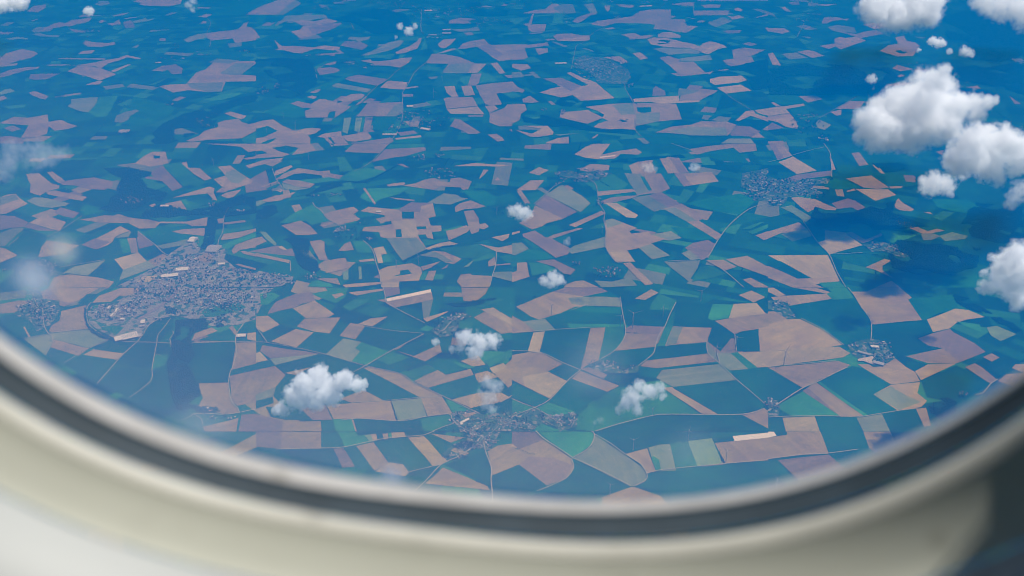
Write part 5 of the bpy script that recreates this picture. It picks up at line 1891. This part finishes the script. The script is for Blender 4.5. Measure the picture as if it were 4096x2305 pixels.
scuffed(M['liner'], 0.28); scuffed(M['lip'], 0.30); scuffed(M['rim'], 0.35)
win = empty('cabin_window'); tag(win, 'oval aircraft window with pale rim, dark seal and cream liner', 'window')
ring('outer_rim', [(LA, 0.030, .316), (LA, 0.016, .309), (LA, 0.0045, .302), (mixp(LA, LB, .3), 0.0012, .297), (mixp(LA, LB, .7), -0.001, .290), (LB, 0.0, .285)], M['rim'], win)
ring('gasket', [(LB, 0.0015, .2845), (LB, 0.0030, .2825), (mixp(LB, LC, .18), 0.0045, .2795), (mixp(LB, LC, .34), 0.0075, .276)], M['gasket'], win)
ring('seal', [(mixp(LB, LC, .34), 0.0080, .2758), (mixp(LB, LC, .45), 0.013, .274), (mixp(LB, LC, .7), 0.017, .269), (LC, 0.013, .2635), (LC, 0.004, .2628)], M['seal'], win)
ring('lip', [(LC, 0.0032, .2629), (LC, 0.0020, .2622), (LC, 0.0018, .2608), (LC, 0.0022, .2585), (mixp(LC, LE, .2), 0.0045, .2562)], M['lip'], win)
ring('liner', [(mixp(LC, LE, .2), 0.0046, .2561), (mixp(LC, LE, .35), 0.0066, .2545), (mixp(LC, LE, .6), 0.0096, .2512), (mixp(LC, LE, .9), 0.0132, .2465), (LE, 0.0158, .2425), (LE, 0.0166, .2405), (LE, 0.0168, .2400)], M['liner'], win)
def pane_mat():
    """clear acrylic with a film of fine scratches and dust that catches the sun"""
    m = new_mat('acrylic_pane'); b = N(m); nt = m.node_tree; nt.nodes.remove(nt.nodes['Principled BSDF'])
    out = nt.nodes['Material Output']
    p = b.new('ShaderNodeTexCoord').outputs['Object']
    tr = b.new('ShaderNodeBsdfTransparent'); tl = b.new('ShaderNodeBsdfTranslucent'); tl.inputs[0].default_value = (.9, .92, .95, 1)
    gl = b.new('ShaderNodeBsdfGlossy'); gl.inputs['Roughness'].default_value = 0.02
    n1 = b.noise(p, 14.0, 3); n2 = b.noise(p, 80.0, 4)
    sx = b.new('ShaderNodeSeparateXYZ'); b.set(sx.inputs[0], p)
    # film thickens toward the lower left, painting in the milky glare veil there
    low = b.math('SUBTRACT', b.math('MULTIPLY', sx.outputs[2], -1.0), b.math('MULTIPLY', sx.outputs[0], 0.35))
    low = b.ramp(low, 0.045, 0.20)
    film = b.math('MULTIPLY', b.math('POWER', low, 2.0), b.math('ADD', 0.13, b.math('MULTIPLY', n1, 0.14)))
    film = b.math('ADD', film, b.math('MULTIPLY', b.ramp(n2, 0.62, 0.8), 0.006))
    mx = b.new('ShaderNodeMixShader'); b.set(mx.inputs[0], film); nt.links.new(tr.outputs[0], mx.inputs[1]); nt.links.new(tl.outputs[0], mx.inputs[2])
    m2 = b.new('ShaderNodeMixShader'); m2.inputs[0].default_value = 0.003
    nt.links.new(mx.outputs[0], m2.inputs[1]); nt.links.new(gl.outputs[0], m2.inputs[2])
    nt.links.new(m2.outputs[0], out.inputs['Surface'])
    return m
def disc_loop(prm, g, y):
    return [(p.x*WK, y*WK, p.z*WK) for p in loop(*prm, grow=g)]
V = disc_loop(LA, 0.006, .306) + disc_loop(LA, 0.006, .3085)
F = [tuple(range(NSEG)), tuple(range(2*NSEG-1, NSEG-1, -1))] + [(i, NSEG+i, NSEG+(i+1) % NSEG, (i+1) % NSEG) for i in range(NSEG)]
mesh_obj('pane', V, F, pane_mat(), win)

# marks on the outside of the pane: smears of dried water and grime
def smear(px, py, r_px, col, alpha, name='smear'):
    d = ray(px, py); t = 0.3105*WK/d.y; c = d*t; r = r_px*c.length/FPX
    m = new_mat(name); b = N(m); nt = m.node_tree; nt.nodes.remove(nt.nodes['Principled BSDF'])
    tr = b.new('ShaderNodeBsdfTransparent'); tl = b.new('ShaderNodeBsdfTranslucent'); tl.inputs[0].default_value = c4(col)
    q = b.new('ShaderNodeTexCoord').outputs['Object']
    f = b.math('SUBTRACT', 1.0, b.math('MULTIPLY', b.vmath('LENGTH', q), 1/r), clamp=True)
    f = b.math('MULTIPLY', b.math('MULTIPLY', f, b.math('ADD', .4, b.noise(q, .8/r, 3))), alpha, clamp=True)
    mx = b.new('ShaderNodeMixShader'); b.set(mx.inputs[0], f)
    nt.links.new(tr.outputs[0], mx.inputs[1]); nt.links.new(tl.outputs[0], mx.inputs[2]); nt.links.new(mx.outputs[0], nt.nodes['Material Output'].inputs['Surface'])
    V = [(r*math.cos(a*math.pi/16), 0, r*math.sin(a*math.pi/16)) for a in range(32)]; V += [(x, 0.00008, z) for x, y, z in V]
    F = [tuple(range(31, -1, -1)), tuple(range(32, 64))] + [(k, (k+1) % 32, 32+(k+1) % 32, 32+k) for k in range(32)]
    o = mesh_obj(name, V, F, m, win); o.location = c
smear(250, 1000, 62, (1.0, .95, .85), .8)
smear(135, 1110, 95, (.95, .97, 1.0), .7)
smear(1570, 1900, 60, (.75, .78, .85), .7)
smear(3965, 925, 120, (.03, .03, .03), .22, 'grime_spot')
smear(2380, 1470, 160, (.9, .92, .95), .15)
smear(2760, 1790, 120, (.8, .85, .9), .12)
smear(800, 1700, 130, (.9, .9, .9), .2)

# ---------------------------------------------------------------- cabin side panel round the window
def wall_panel():
    V = []; F = []
    secs = [(0.0171, .2396), (0.0174, .2375), (0.0180, .233), (0.0195, .224), (0.024, .210), (0.036, .192), (0.060, .172), (0.085, .160)]
    for g, y in secs:
        V += [(p.x*WK, y*WK, p.z*WK) for p in loop(*LE, grow=g)]
    k = len(secs)
    for i in range(NSEG):                                     # out to a rectangle of cabin wall
        t = 2*math.pi*i/NSEG; c, s = math.cos(t), math.sin(t)
        q = 0.9/max(abs(c), abs(s)); V.append((q*c, .155*WK, q*s-0.1))
    for r in range(k):
        for i in range(NSEG):
            j = (i+1) % NSEG; F.append((r*NSEG+i, r*NSEG+j, (r+1)*NSEG+j, (r+1)*NSEG+i))
    n0 = len(V)
    o = mesh_obj('cabin_panel', V, F, M['panel'], None, True)
    md = o.modifiers.new('thickness', 'SOLIDIFY'); md.thickness = 0.002; md.offset = 1
    return tag(o, 'smooth off white cabin side panel below and around the oval window', 'panel')
wall_panel()

# ---------------------------------------------------------------- unseen cabin behind the eye: ceiling, far side, right wall added for shade
def cabin_shell():
    V = []; F = []
    prof = [(0.205*WK, 0.80), (0.02, 0.98), (-0.30, 1.10), (-1.4, 1.16), (-2.6, 1.02), (-3.0, 0.55), (-3.05, -0.1), (-2.9, -0.9)]
    for x in (-2.6, 0.75):
        for y, z in prof: V.append((x, y, z))
    n = len(prof)
    for i in range(n-1): F.append((i, i+1, n+i+1, n+i))
    b0 = len(V)
    V += [(0.75, y, z) for y, z in [(0.205*WK, 0.80)] + prof[1:] + [(-2.9, -1.0), (0.13, -1.0)]]
    F.append(tuple(range(b0, len(V))))
    V += [(-2.6, 0.13, -1.0), (0.75, 0.13, -1.0), (0.75, -2.9, -1.0), (-2.6, -2.9, -1.0)]; k = len(V); F.append((k-4, k-3, k-2, k-1))
    o = mesh_obj('cabin_shade_shell', V, F, M['lining']); tag(o, kind='structure')
M['lining'] = plain('cabin_lining', (0.50, 0.45, 0.33), 0.8, 0.03, 4.0, 0.2)
cabin_shell()

# ---------------------------------------------------------------- camera
cam = bpy.data.cameras.new('camera'); cam.lens = 36*FPX/4096; cam.sensor_width = 36
cam.clip_start = 0.01; cam.clip_end = 1e6
cam.dof.use_dof = True; cam.dof.focus_distance = 7000; cam.dof.aperture_fstop = cam.lens/(6.5*WK)
co = bpy.data.objects.new('camera', cam); link(co); co.location = (0, 0, 0); co.rotation_euler = (R(90)-PITCH, 0, 0)
scn.camera = co

scn.view_settings.view_transform = 'Standard'; scn.view_settings.look = 'None'
scn.view_settings.exposure = 0.0; scn.view_settings.gamma = 1.0; scn.view_settings.use_curve_mapping = False
cy = scn.cycles
cy.filter_width = 1.1
cy.pixel_filter_type = 'BLACKMAN_HARRIS'
cy.max_bounces = 28; cy.diffuse_bounces = 3; cy.glossy_bounces = 2; cy.transmission_bounces = 2
cy.volume_bounces = 24; cy.transparent_max_bounces = 24
cy.volume_step_rate = 1.0; cy.volume_max_steps = 160
cy.use_adaptive_sampling = True; cy.adaptive_threshold = 0.02
cy.use_denoising = True; cy.sample_clamp_indirect = 6.0
